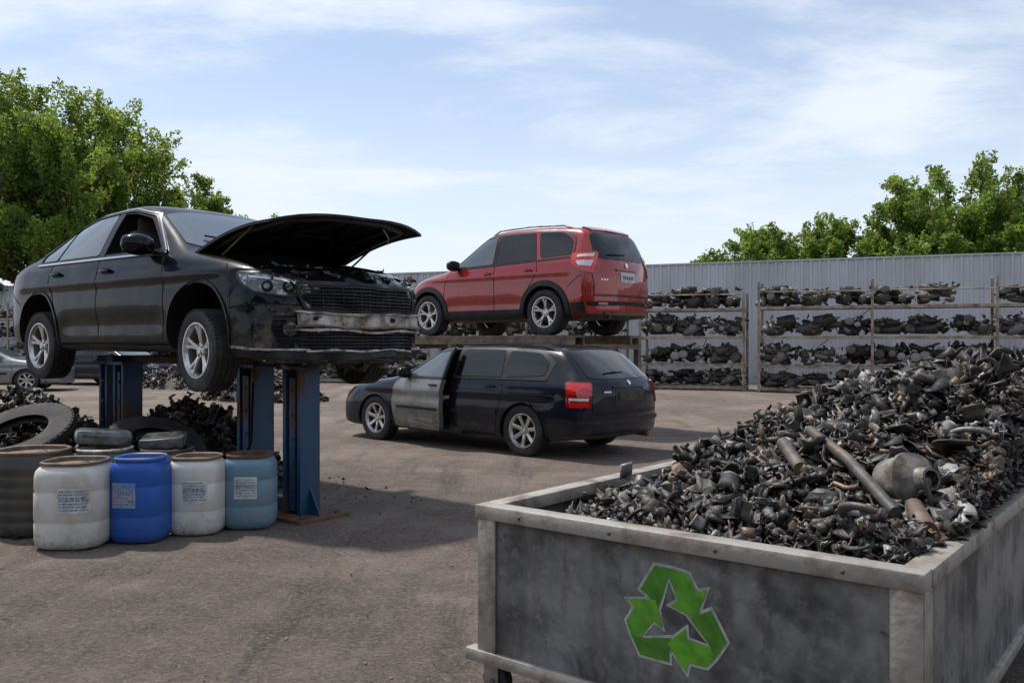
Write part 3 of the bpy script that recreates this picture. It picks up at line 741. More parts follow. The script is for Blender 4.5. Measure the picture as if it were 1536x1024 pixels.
# ================================================================== SUV
def build_suv():
    P=paint('red_paint',(.30,.011,.009),.15,.22,dirt=(.16,.08,.06),dz=.7,amt=.4,base=.05,coat=1,spec=.4)
    root=empty('red_suv',(.10,15.33,1.55),math.atan2(.66,-.75),1.01)
    T=[(-2.30,.36,.80,.62,.80,.74,.68,.88),(-2.26,.30,.875,.66,1.02,.80,.74,1.12),(-2.20,.27,.90,.7,1.17,.835,.75,1.29),(-2.03,.26,.905,.7,1.20,.845,.69,1.60),(-1.93,.25,.91,.7,1.20,.85,.67,1.70),
       (-1.3,.25,.915,.7,1.19,.85,.68,1.75),(-.6,.25,.915,.7,1.175,.855,.69,1.775),(-.1,.25,.915,.7,1.16,.855,.69,1.755),(.12,.25,.915,.7,1.15,.855,.68,1.70),
       (.84,.25,.915,.68,1.11,.84,.76,1.21),(1.0,.25,.915,.66,1.07,.84,.76,1.12),(1.5,.25,.91,.64,1.01,.83,.74,1.06),(1.9,.26,.89,.6,.93,.79,.70,.98),(2.12,.28,.84,.56,.80,.74,.64,.86),(2.22,.30,.76,.5,.68,.64,.56,.72)]
    me=loft(T,.30,.17,1.3,-1.8,crease=.98); bvh=bvh_of(me); cuts=[]
    for x in(-1.33,1.33):
        for s in(-1,1): cuts.append(prism([(x+.42*math.cos(R(a)),.36+.42*math.sin(R(a))) for a in range(0,360,9)],'y',s*.54,s*1.2,M['black']))
    me=boolcut(me,cuts,P); bodyobj(me,root,.38)
    d=MB()
    for kd,s in(('L',1),('R',-1)):
        fr_=rnd([(.76,1.13),(.12,1.63),(-.15,1.67),(-1.0,1.67),(-1.60,1.64),(-1.84,1.50),(-1.87,1.20)],.05)
        ribbon(d,bvh,kd,fr_,.03,.006,M['plastic'],.01,closed=True)
        patch(d,bvh,kd,rnd([(-.20,1.18),(-.17,1.665),(-.24,1.665),(-.29,1.18)],.01),.004,M['plastic'],.01); 
        patch(d,bvh,kd,rnd([(.70,1.16),(.12,1.60),(-.17,1.65),(-.20,1.175)],.04),.007,M['wglass'],.01)
        patch(d,bvh,kd,rnd([(-.29,1.18),(-.26,1.655),(-1.0,1.655),(-1.14,1.20)],.04),.007,M['glass'],.01)
        patch(d,bvh,kd,rnd([(-1.21,1.22),(-1.08,1.65),(-1.58,1.61),(-1.80,1.48),(-1.82,1.24)],.06),.007,M['glass'],.01)
        for pth in([(.78,1.13),(.90,.9),(.92,.6),(.84,.38)],[(-.25,1.15),(-.27,.7),(-.25,.38)],[(-1.15,1.17),(-1.18,1.0),(-1.02,.78),(-.92,.62)],[(.84,.38),(-.85,.38)],[(-1.80,.75),(-2.0,.90),(-2.15,.92)]):
            ribbon(d,bvh,kd,pth,.012,.0015,M['black'],.003)
        for x in(-1.33,1.33):
            o=circ(x,.36,.505,-12,192,24); i_=circ(x,.36,.425,192,-12,24); patch(d,bvh,kd,o+i_,.018,M['plastic'],.03,.06)
        patch(d,bvh,kd,rnd([(.84,.42),(-.84,.42),(-.84,.28),(.84,.28)],.02),.014,M['plastic'],.02,.06)
        ribbon(d,bvh,kd,[(-1.84,.42),(-2.1,.44)],.14,.016,M['plastic'],.02)
        ribbon(d,bvh,kd,[(1.84,.42),(2.0,.44)],.14,.016,M['plastic'],.02)
        handle(d,s,-.12,1.02,bvh,P); handle(d,s,-1.0,1.04,bvh,P); mirror_cover(d,s,.62,s*.86,1.17,M['plastic'],1.15)
        rail(d,bvh,s*.60,[.0,-.14,-.8,-1.5,-1.68],.04,.014,M['alu'])
    patch(d,bvh,'T',rnd([(.88,-.5),(.90,0),(.88,.5),(.82,.68),(.20,.58),(.15,0),(.20,-.58),(.82,-.68)],.03),.006,M['wglass'])
    patch(d,bvh,'B',rnd([(-.70,1.21),(-.62,1.55),(-.5,1.60),(0,1.625),(.5,1.60),(.62,1.55),(.70,1.21),(.5,1.17),(-.5,1.17)],.05),.007,M['glass'],.015)
    patch(d,bvh,'T',rnd([(-1.80,-.55),(-1.80,.55),(-1.97,.53),(-2.00,0),(-1.97,-.53)],.03),.022,P,.03)
    patch(d,bvh,'B',rnd([(-.16,1.655),(.16,1.655),(.16,1.635),(-.16,1.635)],.005),.03,M['red'],.03)
    h=bvh.ray_cast(Vector((-5,.2,1.26)),Vector((1,0,0)))[0]
    d.tube([(h.x-.02,-.02,1.26),(h.x-.022,.22,1.25),(h.x-.01,.42,1.24)],.009,M['black'],6)
    ribbon(d,bvh,'B',[(-.76,1.3),(-.78,1.1),(-.74,.62),(.74,.62),(.78,1.1),(.76,1.3)],.012,.002,M['black'],.004)
    for kd in('BL','BR'):
        sh=.17
        def q(p): return [(a+sh,b) for a,b in p]
        pl=rnd(q([(-1.28,1.28),(-.88,1.26),(-.84,1.10),(-1.0,.97),(-1.17,.94),(-1.22,1.08)]),.04)
        patch(d,bvh,kd,pl,.014,M['red'],.03,.035); ribbon(d,bvh,kd,pl,.012,.016,M['redd'],.02,closed=True)
        patch(d,bvh,kd,rnd(q([(-1.18,1.14),(-.92,1.13),(-.95,1.06),(-1.13,1.04)]),.02),.022,M['white_lens'],.02,.03)
        patch(d,bvh,kd,rnd(q([(-1.21,1.245),(-.95,1.225),(-.94,1.185),(-1.18,1.195)]),.015),.022,M['white_lens'],.02,.03)
        ribbon(d,bvh,kd,[(-1.42,.40),(-1.1,.40),(-.9,.40)],.22,.018,M['plastic'],.03)
    ribbon(d,bvh,'B',[(-.68,.40),(.68,.40)],.24,.022,M['plastic'],.03)
    ribbon(d,bvh,'B',[(-.55,.335),(.55,.335)],.03,.035,M['ruststeel'],.03)
    ribbon(d,bvh,'B',[(-.76,.60),(.76,.60)],.012,.003,M['black'],.004)
    for y in(-.6,.6): patch(d,bvh,'B',rnd([(y-.09,.50),(y+.09,.50),(y+.09,.46),(y-.09,.46)],.01),.028,M['redd'],.01,.03)
    patch(d,bvh,'B',rnd([(-.28,1.0),(.28,1.0),(.30,.80),(-.30,.80)],.03),.003,P,.01)
    patch(d,bvh,'B',rnd([(-.19,.975),(.19,.975),(.19,.82),(-.19,.82)],.015),.014,M['plate'],.01)
    for k in range(6):
        y=-.125+.05*k; patch(d,bvh,'B',[(y-.013,.92),(y+.013,.92),(y+.013,.87),(y-.013,.87)],.018,M['ink'],.004,.04)
    ribbon(d,bvh,'B',[(-.28,1.015),(.28,1.015)],.022,.022,P,.02)
    patch(d,bvh,'B',circ(0,1.09,.04,0,340,16),.016,M['chrome'],.01,.03)
    for y in(.5,.55,.6,-.5,-.55): patch(d,bvh,'B',rnd([(y-.016,.86),(y+.016,.86),(y+.016,.84),(y-.016,.84)],.004),.006,M['chrome'],.006,.03)
    for kd in('FL','FR'): patch(d,bvh,kd,rnd([(.70,.93),(.86,.92),(1.08,.80),(1.02,.70),(.78,.78)],.03),.01,M['lens'],.02,.04)
    d.tube([(-2.0,.4,.30),(-2.24,.4,.28)],.035,M['rust'],10)
    d.obj('trim_glass_and_lights',root,32)
    u=MB(); u.tube([(-1.33,-.7,.36),(-1.33,.7,.36)],.05,M['rust'],8); u.tube([(1.33,-.7,.36),(1.33,.7,.36)],.05,M['rust'],8); u.rbox((-1.9,0,.34),(.45,.7,.18),M['under'],bev=.06); u.obj('underbody',root)
    for x,nm in((1.33,'front'),(-1.33,'rear')):
        for s_,n2 in((-1,'right'),(1,'left')): wheel(root,'wheel_%s_%s'%(nm,n2),x,s_*.79,.36,.36,s_,style=0,wid=.23)
    st=empty('steel_car_stand',(.06,15.36,0),math.atan2(.66,-.75)); b=MB()
    for y in(-.79,.79):
        b.box((0,y,1.53),(4.0,.30,.036),M['ruststeel']); 
        for q in(-.12,.12): b.box((0,y+q,1.455),(4.0,.05,.11),M['ruststeel'])
    for x in(-1.9,-.6,.6,1.9):
        b.box((x,0,1.36),(.09,2.1,.078),M['ruststeel'])
        for y in(-1.0,1.0):
            b.box((x,y,.66),(.09,.09,1.318),M['ruststeel']); b.box((x,y,.012),(.22,.22,.02),M['ruststeel'])
    b.obj('frame',st)
build_suv()

# ================================================================== LIFT
blue=mat('blue_paint_rusty',(.014,.06,.13),.42,.2,col2=(.11,.055,.03),scale=6,lo=.50,hi=.62,bump=.3,rough2=.85,stretch=(1,1,.35),detail=10)
lift=empty('car_lift',(-3.09,8.67,0),SA); lb=MB()
def post(x,y,w=.25,top=1.19):
    lb.box((x,y,.014),(.62,.50,.028),M['rust'])
    lb.box((x-w/2+.02,y,.03+top/2),(.04,.20,top),blue); lb.box((x+w/2-.02,y,.03+top/2),(.04,.20,top),blue); lb.box((x,y+.02,.03+top/2),(w-.08,.05,top-.004),blue)
    lb.box((x,y-.055,.03+top/2-.02),(w-.16,.08,top-.10),blue)
    lb.box((x,y,top+.045),(w+.1,.28,.03),blue)
    for sx in(-1,1):
        vs=[(x+sx*w/2,y-.006,.03),(x+sx*(w/2+.13),y-.006,.03),(x+sx*w/2,y-.006,.25),(x+sx*w/2,y+.006,.03),(x+sx*(w/2+.13),y+.006,.03),(x+sx*w/2,y+.006,.25)]
        lb.add(vs,[(0,1,2),(5,4,3),(0,3,4,1),(1,4,5,2),(2,5,3,0)],blue)
        for sy in(-.18,.18): lb.lathe([(.022,.028),(.022,.05),(.001,.052)],M['rust'],6,T=Matrix.Translation((x+sx*.24,y+sy,0)))
    for k in range(5): lb.box((x,y-.101,.25+k*.2),(.03,.012,.03),M['rust'])
post(1.95,-.33,.23); post(1.27,-.30,.24); post(1.0,-.06,.18); post(-.60,-.46,.2); post(-.98,-.42,.16)
lb.box((1.60,-.30,.08),(.46,.10,.10),blue)
lb.box((0.5,-.34,1.27),(3.6,.16,.07),M['under']); lb.box((0.4,.6,1.27),(3.2,.16,.07),M['under'])
lb.box((1.6,.2,1.275),(.14,1.1,.06),blue); lb.box((-.8,.1,1.275),(.14,1.3,.06),blue)
lb.tube([(1.47,-.46,1.1),(1.5,-.5,.6),(1.3,-.55,.2),(1.0,-.5,.05)],.012,M['black'],6)
lb.obj('lift_frame',lift,30)

# ================================================================== BARRELS
def barrel(name,x,y,r,h,col,col2,lidc=None,label=True,ribs=False,sq=3.2,rz=0,lblcol=(.6,.6,.58)):
    root=empty(name,(x,y,0),rz); b=MB()
    bm_=mat(name+'_plastic',col,.42,0,col2=col2,scale=4.5,lo=.45,hi=.78,bump=.25,bscale=14,rough2=.8,stretch=(1,1,.5),detail=12)
    nt=bm_.node_tree; N=nt.nodes; L=nt.links; b_=N['Principled BSDF']; src=b_.inputs['Base Color'].links[0].from_socket
    tc=N.new('ShaderNodeTexCoord'); n=N.new('ShaderNodeTexNoise'); n.inputs['Scale'].default_value=22; n.inputs['Detail'].default_value=9; n.inputs['Roughness'].default_value=.7; L.new(tc.outputs['Object'],n.inputs['Vector'])
    sp=N.new('ShaderNodeSeparateXYZ'); L.new(tc.outputs['Object'],sp.inputs[0]); g=N.new('ShaderNodeMapRange'); g.inputs[1].default_value=.22; g.inputs[2].default_value=0; g.inputs[3].default_value=.60; g.inputs[4].default_value=.43; L.new(sp.outputs[2],g.inputs[0])
    r_=N.new('ShaderNodeMapRange'); L.new(n.outputs[0],r_.inputs[0]); L.new(g.outputs[0],r_.inputs[1]); ad=N.new('ShaderNodeMath'); ad.inputs[1].default_value=.2; L.new(g.outputs[0],ad.inputs[0]); L.new(ad.outputs[0],r_.inputs[2]); r_.inputs[4].default_value=.65
    mx=N.new('ShaderNodeMix'); mx.data_type='RGBA'; mx.inputs[7].default_value=(.12,.10,.08,1); L.new(src,mx.inputs[6]); L.new(r_.outputs[0],mx.inputs[0]); L.new(mx.outputs[2],b_.inputs['Base Color'])
    if ribs: pr=[(.001,.01),(r*.9,.01),(r*.97,.03)]
    else: pr=[(.001,.01),(r*.86,.01),(r*.95,.03),(r*.99,.07)]
    if ribs:
        z=.05
        while z<h-.1: pr+=[(r*.985,z),(r,z+.012),(r,z+.05),(r*.975,z+.062)]; z+=.085
        pr+=[(r*.97,h-.05),(r*.9,h-.01),(r*.88,h)]
    else:
        pr+=[(r,h*.3),(r*.985,h*.315),(r*.985,h*.335),(r*1.0,h*.35),(r*1.0,h*.66),(r*.98,h*.675),(r*.98,h*.695),(r*.995,h*.71),(r*.985,h*.86),(r*.95,h*.92),(r*.86,h*.96),(r*.80,h*.975),(r*.80,h)]
    b.lathe(pr,bm_,48,sq=sq)
    rim=M['ruststeel']; rr=r*.83 if not ribs else r*.9
    b.lathe([(rr*.97,h-.012),(rr*1.03,h-.008),(rr*1.04,h+.008),(rr*.99,h+.016),(rr*.93,h+.01),(rr*.92,h-.02),(.001,h-.022)],rim if lidc is None else lidc,40,sq=sq)
    b.lathe([(.03,h-.022),(.03,h+.004),(.022,h+.008),(.001,h+.008)],M['plastic'],14,T=Matrix.Translation((rr*.5,-rr*.3,0)))
    b.obj('drum',root,40)
    if label:
        l=MB(); lm=mat('label_paper',lblcol,.7,0,col2=(.38,.37,.34),scale=12); im=mat('label_print',(.06,.12,.28),.7,0,col2=(.3,.34,.4),scale=40,lo=.4,hi=.6)
        def arc(a0,a1,z0,z1,off,m):
            n=8; vs=[]
            for k in range(n+1):
                t=R(a0+(a1-a0)*k/n); q=r*(abs(math.cos(t))**sq+abs(math.sin(t))**sq)**(-1/sq)+off
                vs+=[(q*math.cos(t),q*math.sin(t),z0),(q*math.cos(t),q*math.sin(t),z1)]
            l.add(vs,[(2*k,2*k+2,2*k+3,2*k+1) for k in range(n)],m)
        c=-90-math.degrees(rz)+label
        arc(c-24,c+24,h*.44,h*.74,.003,lm)
        rr_=random.Random(name)
        for k in range(7):
            zz=h*.71-k*h*.036; a=c-21
            while a<c+18:
                wd=rr_.uniform(2.5,8); hh=h*.016 if k!=2 else h*.03
                arc(a,min(a+wd,c+21),zz-hh,zz,.005,im); a+=wd+1.6
        l.obj('label',root)
    return root
barrel('white_plastic_drum',-3.12,6.20,.24,.595,(.60,.58,.53),(.34,.29,.23),label=22)
barrel('blue_plastic_drum',-2.72,6.36,.195,.60,(.010,.085,.40),(.02,.09,.26),label=-12,lblcol=(.10,.24,.5),lidc=mat('blue_lid',(.02,.12,.42),.5,col2=(.10,.12,.16),scale=8))
barrel('white_plastic_drum',-2.40,6.62,.20,.57,(.62,.61,.57),(.40,.36,.30),label=12)
barrel('light_blue_plastic_drum',-2.06,6.82,.195,.56,(.12,.23,.31),(.19,.20,.20),label=6,ribs=False,lidc=M['rust'])
barrel('dark_plastic_drum',-3.66,6.62,.27,.62,(.040,.036,.032),(.09,.075,.06),label=0,ribs=True,sq=2.6)
barrel('grey_plastic_drum',-3.22,6.86,.23,.60,(.08,.085,.085),(.05,.045,.04),label=0,sq=2.6,lidc=M['alu'])
barrel('grey_plastic_drum',-2.78,7.0,.22,.58,(.08,.085,.09),(.05,.045,.04),label=0,lidc=M['under'])
jc=MB(); smoky=mat('smoky_plastic',(.13,.14,.14),.25,col2=(.04,.04,.036),scale=9,coat=.5,lo=.4,hi=.6)
jc.rbox((-3.30,7.0,.68),(.42,.26,.12),smoky,rot=(0,.1,.5),bev=.04)
jc.rbox((-2.85,7.1,.64),(.34,.3,.09),smoky,rot=(.1,-.05,.2),bev=.02)
jc.obj('scrap_container_lid')

def heap(name,cx,cy,rx,ry,h,n,smin,smax,ang=0,k=.75,core=True):
    pts=[]
    for _ in range(n):
        a=rng.uniform(0,6.28); q=math.sqrt(rng.random()); x=q*math.cos(a);y=q*math.sin(a)
        z=h*max(0,(1-q**1.6))*rng.uniform(.75,1.04)+(rng.uniform(0,.05) if core else .01)
        X=x*rx;Y=y*ry; pts.append((cx+X*math.cos(ang)-Y*math.sin(ang),cy+X*math.sin(ang)+Y*math.cos(ang),z))
    V,F,C=scrap(pts,smin,smax,-.03,tilt=.7 if core else .2); C*=k
    root=empty(name)
    bulk('pieces',V,F,C,M['scrap'],root)
    if not core: return
    b=MB(); T=Matrix.Translation((cx,cy,0))@Matrix.Rotation(ang,4,'Z')@Matrix.Diagonal((rx,ry,1,1))
    b.lathe([(1,-.01),(.85,h*.18),(.6,h*.5),(.3,h*.75),(.001,h*.85)],M['under'],28,T=T); b.obj('core',root)
heap('scrap_heap',-5.0,8.75,1.5,1.0,.95,1500,.09,.24,ang=-.6,k=.95)
heap('scrap_heap',-3.3,8.9,1.15,.85,.82,1100,.09,.24,ang=-.5,k=.95)
heap('loose_debris',-3.4,8.0,2.6,1.8,0,150,.02,.08,core=False)
heap('loose_debris',.2,5.8,1.9,1.5,0,45,.012,.03,core=False)
def tyre(name,loc,rot,r=.45,w=.18,m=None):
    b=MB(); s=r/.34; 
    b.lathe([(.19*s,-w*.4),(.22*s,-w*.48),(.30*s,-w*.55),(.33*s,-w*.45),(.34*s,-w*.25),(.34*s,w*.25),(.33*s,w*.45),(.30*s,w*.55),(.22*s,w*.48),(.19*s,w*.4),(.205*s,w*.3),(.29*s,w*.2),(.29*s,-w*.2),(.205*s,-w*.3),(.19*s,-w*.4)],m or M['rubber'],48)
    for k in range(50):
        t=2*math.pi*k/50; b.box((math.cos(t)*.337*s,math.sin(t)*.337*s,0),(.012,.02*s,w*.8),M['rubber'],rot=(0,0,t))
    b.obj(name,None,35,loc=loc,rot=rot)
tyre('old_tyre',(-4.42,7.75,.62),(R(24),R(-14),.3),.48,.10)
tyre('old_tyre',(-3.22,7.85,.50),(R(20),R(24),0),.44,.09)
tyre('old_tyre',(-4.9,7.5,.30),(R(6),R(4),0),.50,.2)

# ================================================================== BIN
BO=Vector((-.137,3.5,0)); BA=math.atan2(-.628,.777); LU,LV=1.67,3.0; ZT,ZB=.795,.18
binr=empty('scrap_metal_bin',BO,BA); g=MB()
galv=mat('weathered_galvanised_steel',(.25,.245,.235),.5,.3,col2=(.075,.073,.070),scale=3.4,lo=.40,hi=.60,bump=.3,bscale=25,rough2=.7,detail=12)
nt=galv.node_tree; N=nt.nodes; L=nt.links; b_=N['Principled BSDF']; src=b_.inputs['Base Color'].links[0].from_socket
tc=N.new('ShaderNodeTexCoord'); mp=N.new('ShaderNodeMapping'); mp.inputs['Scale'].default_value=(7,7,.9); L.new(tc.outputs['Object'],mp.inputs[0])
n=N.new('ShaderNodeTexNoise'); n.inputs['Scale'].default_value=2.2; n.inputs['Detail'].default_value=8; L.new(mp.outputs[0],n.inputs['Vector'])
r=N.new('ShaderNodeMapRange'); r.inputs[1].default_value=.52; r.inputs[2].default_value=.74; r.inputs[4].default_value=.65; L.new(n.outputs[0],r.inputs[0])
mx=N.new('ShaderNodeMix'); mx.data_type='RGBA'; mx.inputs[7].default_value=(.075,.05,.036,1); L.new(src,mx.inputs[6]); L.new(r.outputs[0],mx.inputs[0])
n3=N.new('ShaderNodeTexNoise'); n3.inputs['Scale'].default_value=14; n3.inputs['Detail'].default_value=12; n3.inputs['Roughness'].default_value=.75; L.new(tc.outputs['Object'],n3.inputs['Vector'])
r3=N.new('ShaderNodeMapRange'); r3.inputs[1].default_value=.54; r3.inputs[2].default_value=.68; r3.inputs[4].default_value=.65; L.new(n3.outputs[0],r3.inputs[0])
mx3=N.new('ShaderNodeMix'); mx3.data_type='RGBA'; mx3.inputs[7].default_value=(.33,.32,.30,1); L.new(mx.outputs[2],mx3.inputs[6]); L.new(r3.outputs[0],mx3.inputs[0])
r4=N.new('ShaderNodeMapRange'); r4.inputs[1].default_value=.42; r4.inputs[2].default_value=.34; r4.inputs[4].default_value=.75; L.new(n3.outputs[0],r4.inputs[0])
mx4=N.new('ShaderNodeMix'); mx4.data_type='RGBA'; mx4.inputs[7].default_value=(.05,.042,.036,1); L.new(mx3.outputs[2],mx4.inputs[6]); L.new(r4.outputs[0],mx4.inputs[0]); L.new(mx4.outputs[2],b_.inputs['Base Color'])
rimm=mat('bin_rim_steel',(.36,.33,.29),.5,.3,col2=(.12,.075,.05),scale=6,lo=.46,hi=.70,bump=.35,rough2=.8,detail=12)
H=ZT-ZB
for v in(.02,LV-.02): g.box((LU/2,v,(ZT+ZB)/2-.02),(LU-.05,.018,H-.05),galv)
for u in(.02,LU-.02): g.box((u,LV/2,(ZT+ZB)/2-.02),(.018,LV-.06,H-.05),galv)
g.box((LU/2,LV/2,ZB+.03),(LU-.06,LV-.06,.02),galv)
def rbx(c,d,m=rimm,b=.006): g.rbox(c,d,m,bev=b,seg=2)
for u,su in((0,1),(LU,-1)):
    for v,sv in((0,1),(LV,-1)):
        rbx((u+su*.045,v+sv*.003,(ZT+ZB)/2-.01),(.09,.012,H-.02),rimm,.003); rbx((u+su*.003,v+sv*.055,(ZT+ZB)/2-.01),(.012,.09,H-.02),rimm,.003)
rbx((LU/2,.030,ZT-.028),(LU+.016,.085,.056)); rbx((LU/2,LV-.030,ZT-.028),(LU+.016,.085,.056))
rbx((.030,LV/2,ZT-.0285),(.083,LV-.15,.055)); rbx((LU-.030,LV/2,ZT-.0285),(.083,LV-.15,.055))
rbx((LU/2,.018,ZB+.005),(LU+.12,.06,.05)); rbx((LU/2,LV-.018,ZB+.005),(LU+.12,.06,.05)); rbx((.018,LV/2,ZB+.005),(.06,LV-.1,.048)); rbx((LU-.018,LV/2,ZB+.005),(.06,LV-.1,.048))
for u in(.0,LU-.02):
    for v in(.10,LV-.1):
        g.rbox((u,v,ZB-.035),(.15,.12,.014),rimm,bev=.004)
        for s in(-.03,.03): g.rbox((u+.01,v+s,ZB-.085),(.075,.008,.10),rimm,bev=.003)
        T=Matrix.Translation((u+.02,v,.065)); g.lathe([(.001,-.024),(.045,-.024),(.062,-.02),(.065,-.012),(.065,.012),(.062,.02),(.045,.024),(.001,.024)],M['rubber'],28,axis='y',T=T)
        g.tube([(u+.02,v-.04,.065),(u+.02,v+.04,.065)],.012,M['ruststeel'],8)
for k in range(4): g.lathe([(.008,-.0),(.006,-.004),(.001,-.006)],M['rust'],8,axis='y',T=Matrix.Translation((.22+k*.41,-.013,ZT-.03)))
g.obj('bin_body',binr,30)
leaf=mat('recycling_green_light',(.13,.40,.02),.5,0,col2=(.05,.17,.012),scale=12,lo=.42,hi=.70)
leaf2=mat('recycling_green_dark',(.04,.16,.012),.5,0,col2=(.10,.30,.02),scale=12,lo=.4,hi=.7)
wht=mat('sticker_white',(.46,.50,.43),.6,0,col2=(.22,.22,.21),scale=14,lo=.45,hi=.68)
sg=MB(); CU,CZ,SC=.875,.50,.182
A1=[(-.66,.46),(-.36,.97),(.05,.96),(-.08,.80),(-.26,.24)]
A2=[(.05,.96),(.30,.92),(.47,.62),(.66,.70),(.45,.13),(-.06,.27),(.12,.38),(-.08,.80)]
def addp(poly,off,m,grow=0):
    for k in range(3):
        a=R(-120*k); vs=[]
        n=len(poly); P_=[Vector(p) for p in poly]
        if grow:
            area=sum(P_[i].x*P_[(i+1)%n].y-P_[(i+1)%n].x*P_[i].y for i in range(n)); sg_=1 if area>0 else -1
            Q=[]
            for i in range(n):
                e1=(P_[i]-P_[i-1]).normalized(); e2=(P_[(i+1)%n]-P_[i]).normalized()
                n1=Vector((e1.y,-e1.x))*sg_; n2=Vector((e2.y,-e2.x))*sg_; q=(n1+n2); q=q/max(.5,q.dot(n1)) if q.length>.1 else n1
                Q.append(P_[i]+q*grow)
            P_=Q
        for p in P_:
            x=p.x*math.cos(a)-p.y*math.sin(a); y=p.x*math.sin(a)+p.y*math.cos(a)
            vs.append((CU+x*SC*1.06,.011-off,CZ+y*SC))
        area=sum(P_[i].x*P_[(i+1)%n].y-P_[(i+1)%n].x*P_[i].y for i in range(n))
        f=tuple(range(n)) if area>0 else tuple(range(n-1,-1,-1))
        sg.add(vs,[f],m)
addp([(-.66,.46),(-.36,.97),(.05,.96),(.30,.92),(.47,.62),(.66,.70),(.45,.13),(-.06,.27),(.12,.38),(-.08,.80),(-.26,.24)],.0020,wht,.055)
addp(A1,.0045,leaf2); addp(A2,.0055,leaf)
sg.obj('recycling_symbol',binr,smooth=False)
def PH(u,v):
    s=min(1,max(0,u/.5)); s=s*s*(3-2*s)
    uu=(u-1.3)/(.95 if u<1.3 else 2.5)
    h=.62+.15*s+.55*math.exp(-(uu**2+((v-2.15)/(1.2 if v<2.15 else 1.8))**2))
    if u<.12 and v<1.3: h=min(h,.80+u*.5)
    if v<.12: h=min(h,.78)
    return h+.04*math.sin(u*9+v*4)*math.sin(v*7)
pv=[];pf=[];nu,nv=30,50
for i in range(nu+1):
    for j in range(nv+1):
        u=.05+(LU-.1)*i/nu; v=.07+(LV-.14)*j/nv; pv.append((u,v,PH(u,v)-.05))
for i in range(nu):
    for j in range(nv): a=i*(nv+1)+j; pf.append((a,a+nv+1,a+nv+2,a+1))
bd=[i*(nv+1) for i in range(nu+1)]+[nu*(nv+1)+j for j in range(1,nv+1)]+[i*(nv+1)+nv for i in range(nu-1,-1,-1)]+[j for j in range(nv-1,0,-1)]
o0=len(pv); pv+=[(pv[k][0],pv[k][1],.3) for k in bd]
for k in range(len(bd)): k2=(k+1)%len(bd); pf.append((bd[k],o0+k,o0+k2,bd[k2]))
pm=MB(); pm.add(pv,pf,M['black']); pile=empty('scrap_metal_pile',BO,BA); pm.obj('pile_core',pile)
pts=[]
for _ in range(6800):
    u=rng.uniform(.08,LU-.06);v=rng.uniform(.10,LV-.06); pts.append((u,v,PH(u,v)-.03+rng.normal(0,.02)))
for _ in range(1300):
    v=rng.uniform(.5,LV-.05); u=LU-.06+rng.uniform(-.01,.05); t=PH(LU-.06,v); z=rng.uniform(.76,max(.78,t))
    if z<.84: u=min(u,LU-.05)
    pts.append((u,v,z))
for _ in range(500):
    u=rng.uniform(.1,LU-.05); t=PH(u,LV-.06); pts.append((u,LV-.05,rng.uniform(.76,max(.78,t))))
V,F,C=scrap(pts,.035,.125,.02,tilt=.65); bulk('small_scrap',V,F,C,M['scrap'],pile)
pts=[]
for _ in range(620):
    u=rng.uniform(.12,LU-.08);v=rng.uniform(.2,LV-.1); pts.append((u,v,PH(u,v)+rng.uniform(-.02,.03)))
V,F,C=scrap(pts,.11,.22,.05,tilt=.5); bulk('large_scrap',V,F,C,M['scrap'],pile)
f=MB(); gm=mat('grey_cast',(.075,.07,.066),.5,.4,col2=(.16,.13,.10),scale=9,bump=.4); lt=mat('light_housing',(.26,.24,.215),.5,.3,col2=(.10,.08,.06),scale=12,bump=.6,lo=.4,hi=.6)
f.tube([(.93,1.15,1.06),(1.2,.82,.99),(1.47,.47,.87)],.022,gm,12); f.tube([(.86,1.02,1.01),(1.02,.80,.94)],.028,gm,12)
T=Matrix.Translation((1.43,.72,.94))@Euler((1.35,.2,1.0)).to_matrix().to_4x4()
f.lathe([(.001,-.09),(.05,-.09),(.075,-.075),(.085,-.05),(.09,.03),(.10,.035),(.10,.05),(.09,.055),(.07,.08),(.045,.09),(.04,.13),(.03,.13),(.03,.09),(.001,.09)],lt,22,T=T,sq=2.5)
f.tube([(1.50,.58,.88),(1.58,.42,.83)],[.030,.036],M['ruststeel'],14)
f.obj('pipe_and_housings',pile,35)

# ================================================================== FENCE + RACKS
fang=math.atan(-.4); fd=Vector((math.cos(fang),math.sin(fang),0)); fn=Vector((fd.y,-fd.x,0))
if fn.y>0: fn=-fn
def along(base,s,out=0): return base+fd*s+fn*out
FB=Vector((0,32.9,0))
fence=empty('corrugated_metal_fence'); fm=mat('corrugated_grey_steel',(.56,.585,.61),.55,.1,col2=(.42,.43,.43),scale=1.2,lo=.35,hi=.7,stretch=(1,1,.15),rough2=.7)
fb=MB(); s=-62; vs=[];ct=0
prof=[(0,0),(.16,0),(.19,.045),(.25,.045),(.28,0)]
while s<45:
    for a,o in prof[:-1]:
        for z in(0,4.15): p=along(FB,s+a,o); vs.append((p.x,p.y,z))
        ct+=1
    s+=.28
fb.add(vs,[(2*k,2*k+2,2*k+3,2*k+1) for k in range(ct-1)],fm)
fb.obj('sheeting',fence,20,smooth=False)
fp=MB(); s=-62
while s<45:
    p=along(FB,s,-.08); fp.box((p.x,p.y,2.05),(.1,.1,4.1),M['ruststeel'],rot=(0,0,fang)); s+=3.0
for z in(.6,2.0,3.6): p=along(FB,-8.5,-.05); fp.box((p.x,p.y,z),(107,.05,.08),M['ruststeel'],rot=(0,0,fang))
p=along(FB,-8.5,.0); fp.box((p.x,p.y,4.17),(107,.13,.05),fm,rot=(0,0,fang))
fp.obj('posts_and_rails',fence,smooth=False)
ENG=[]
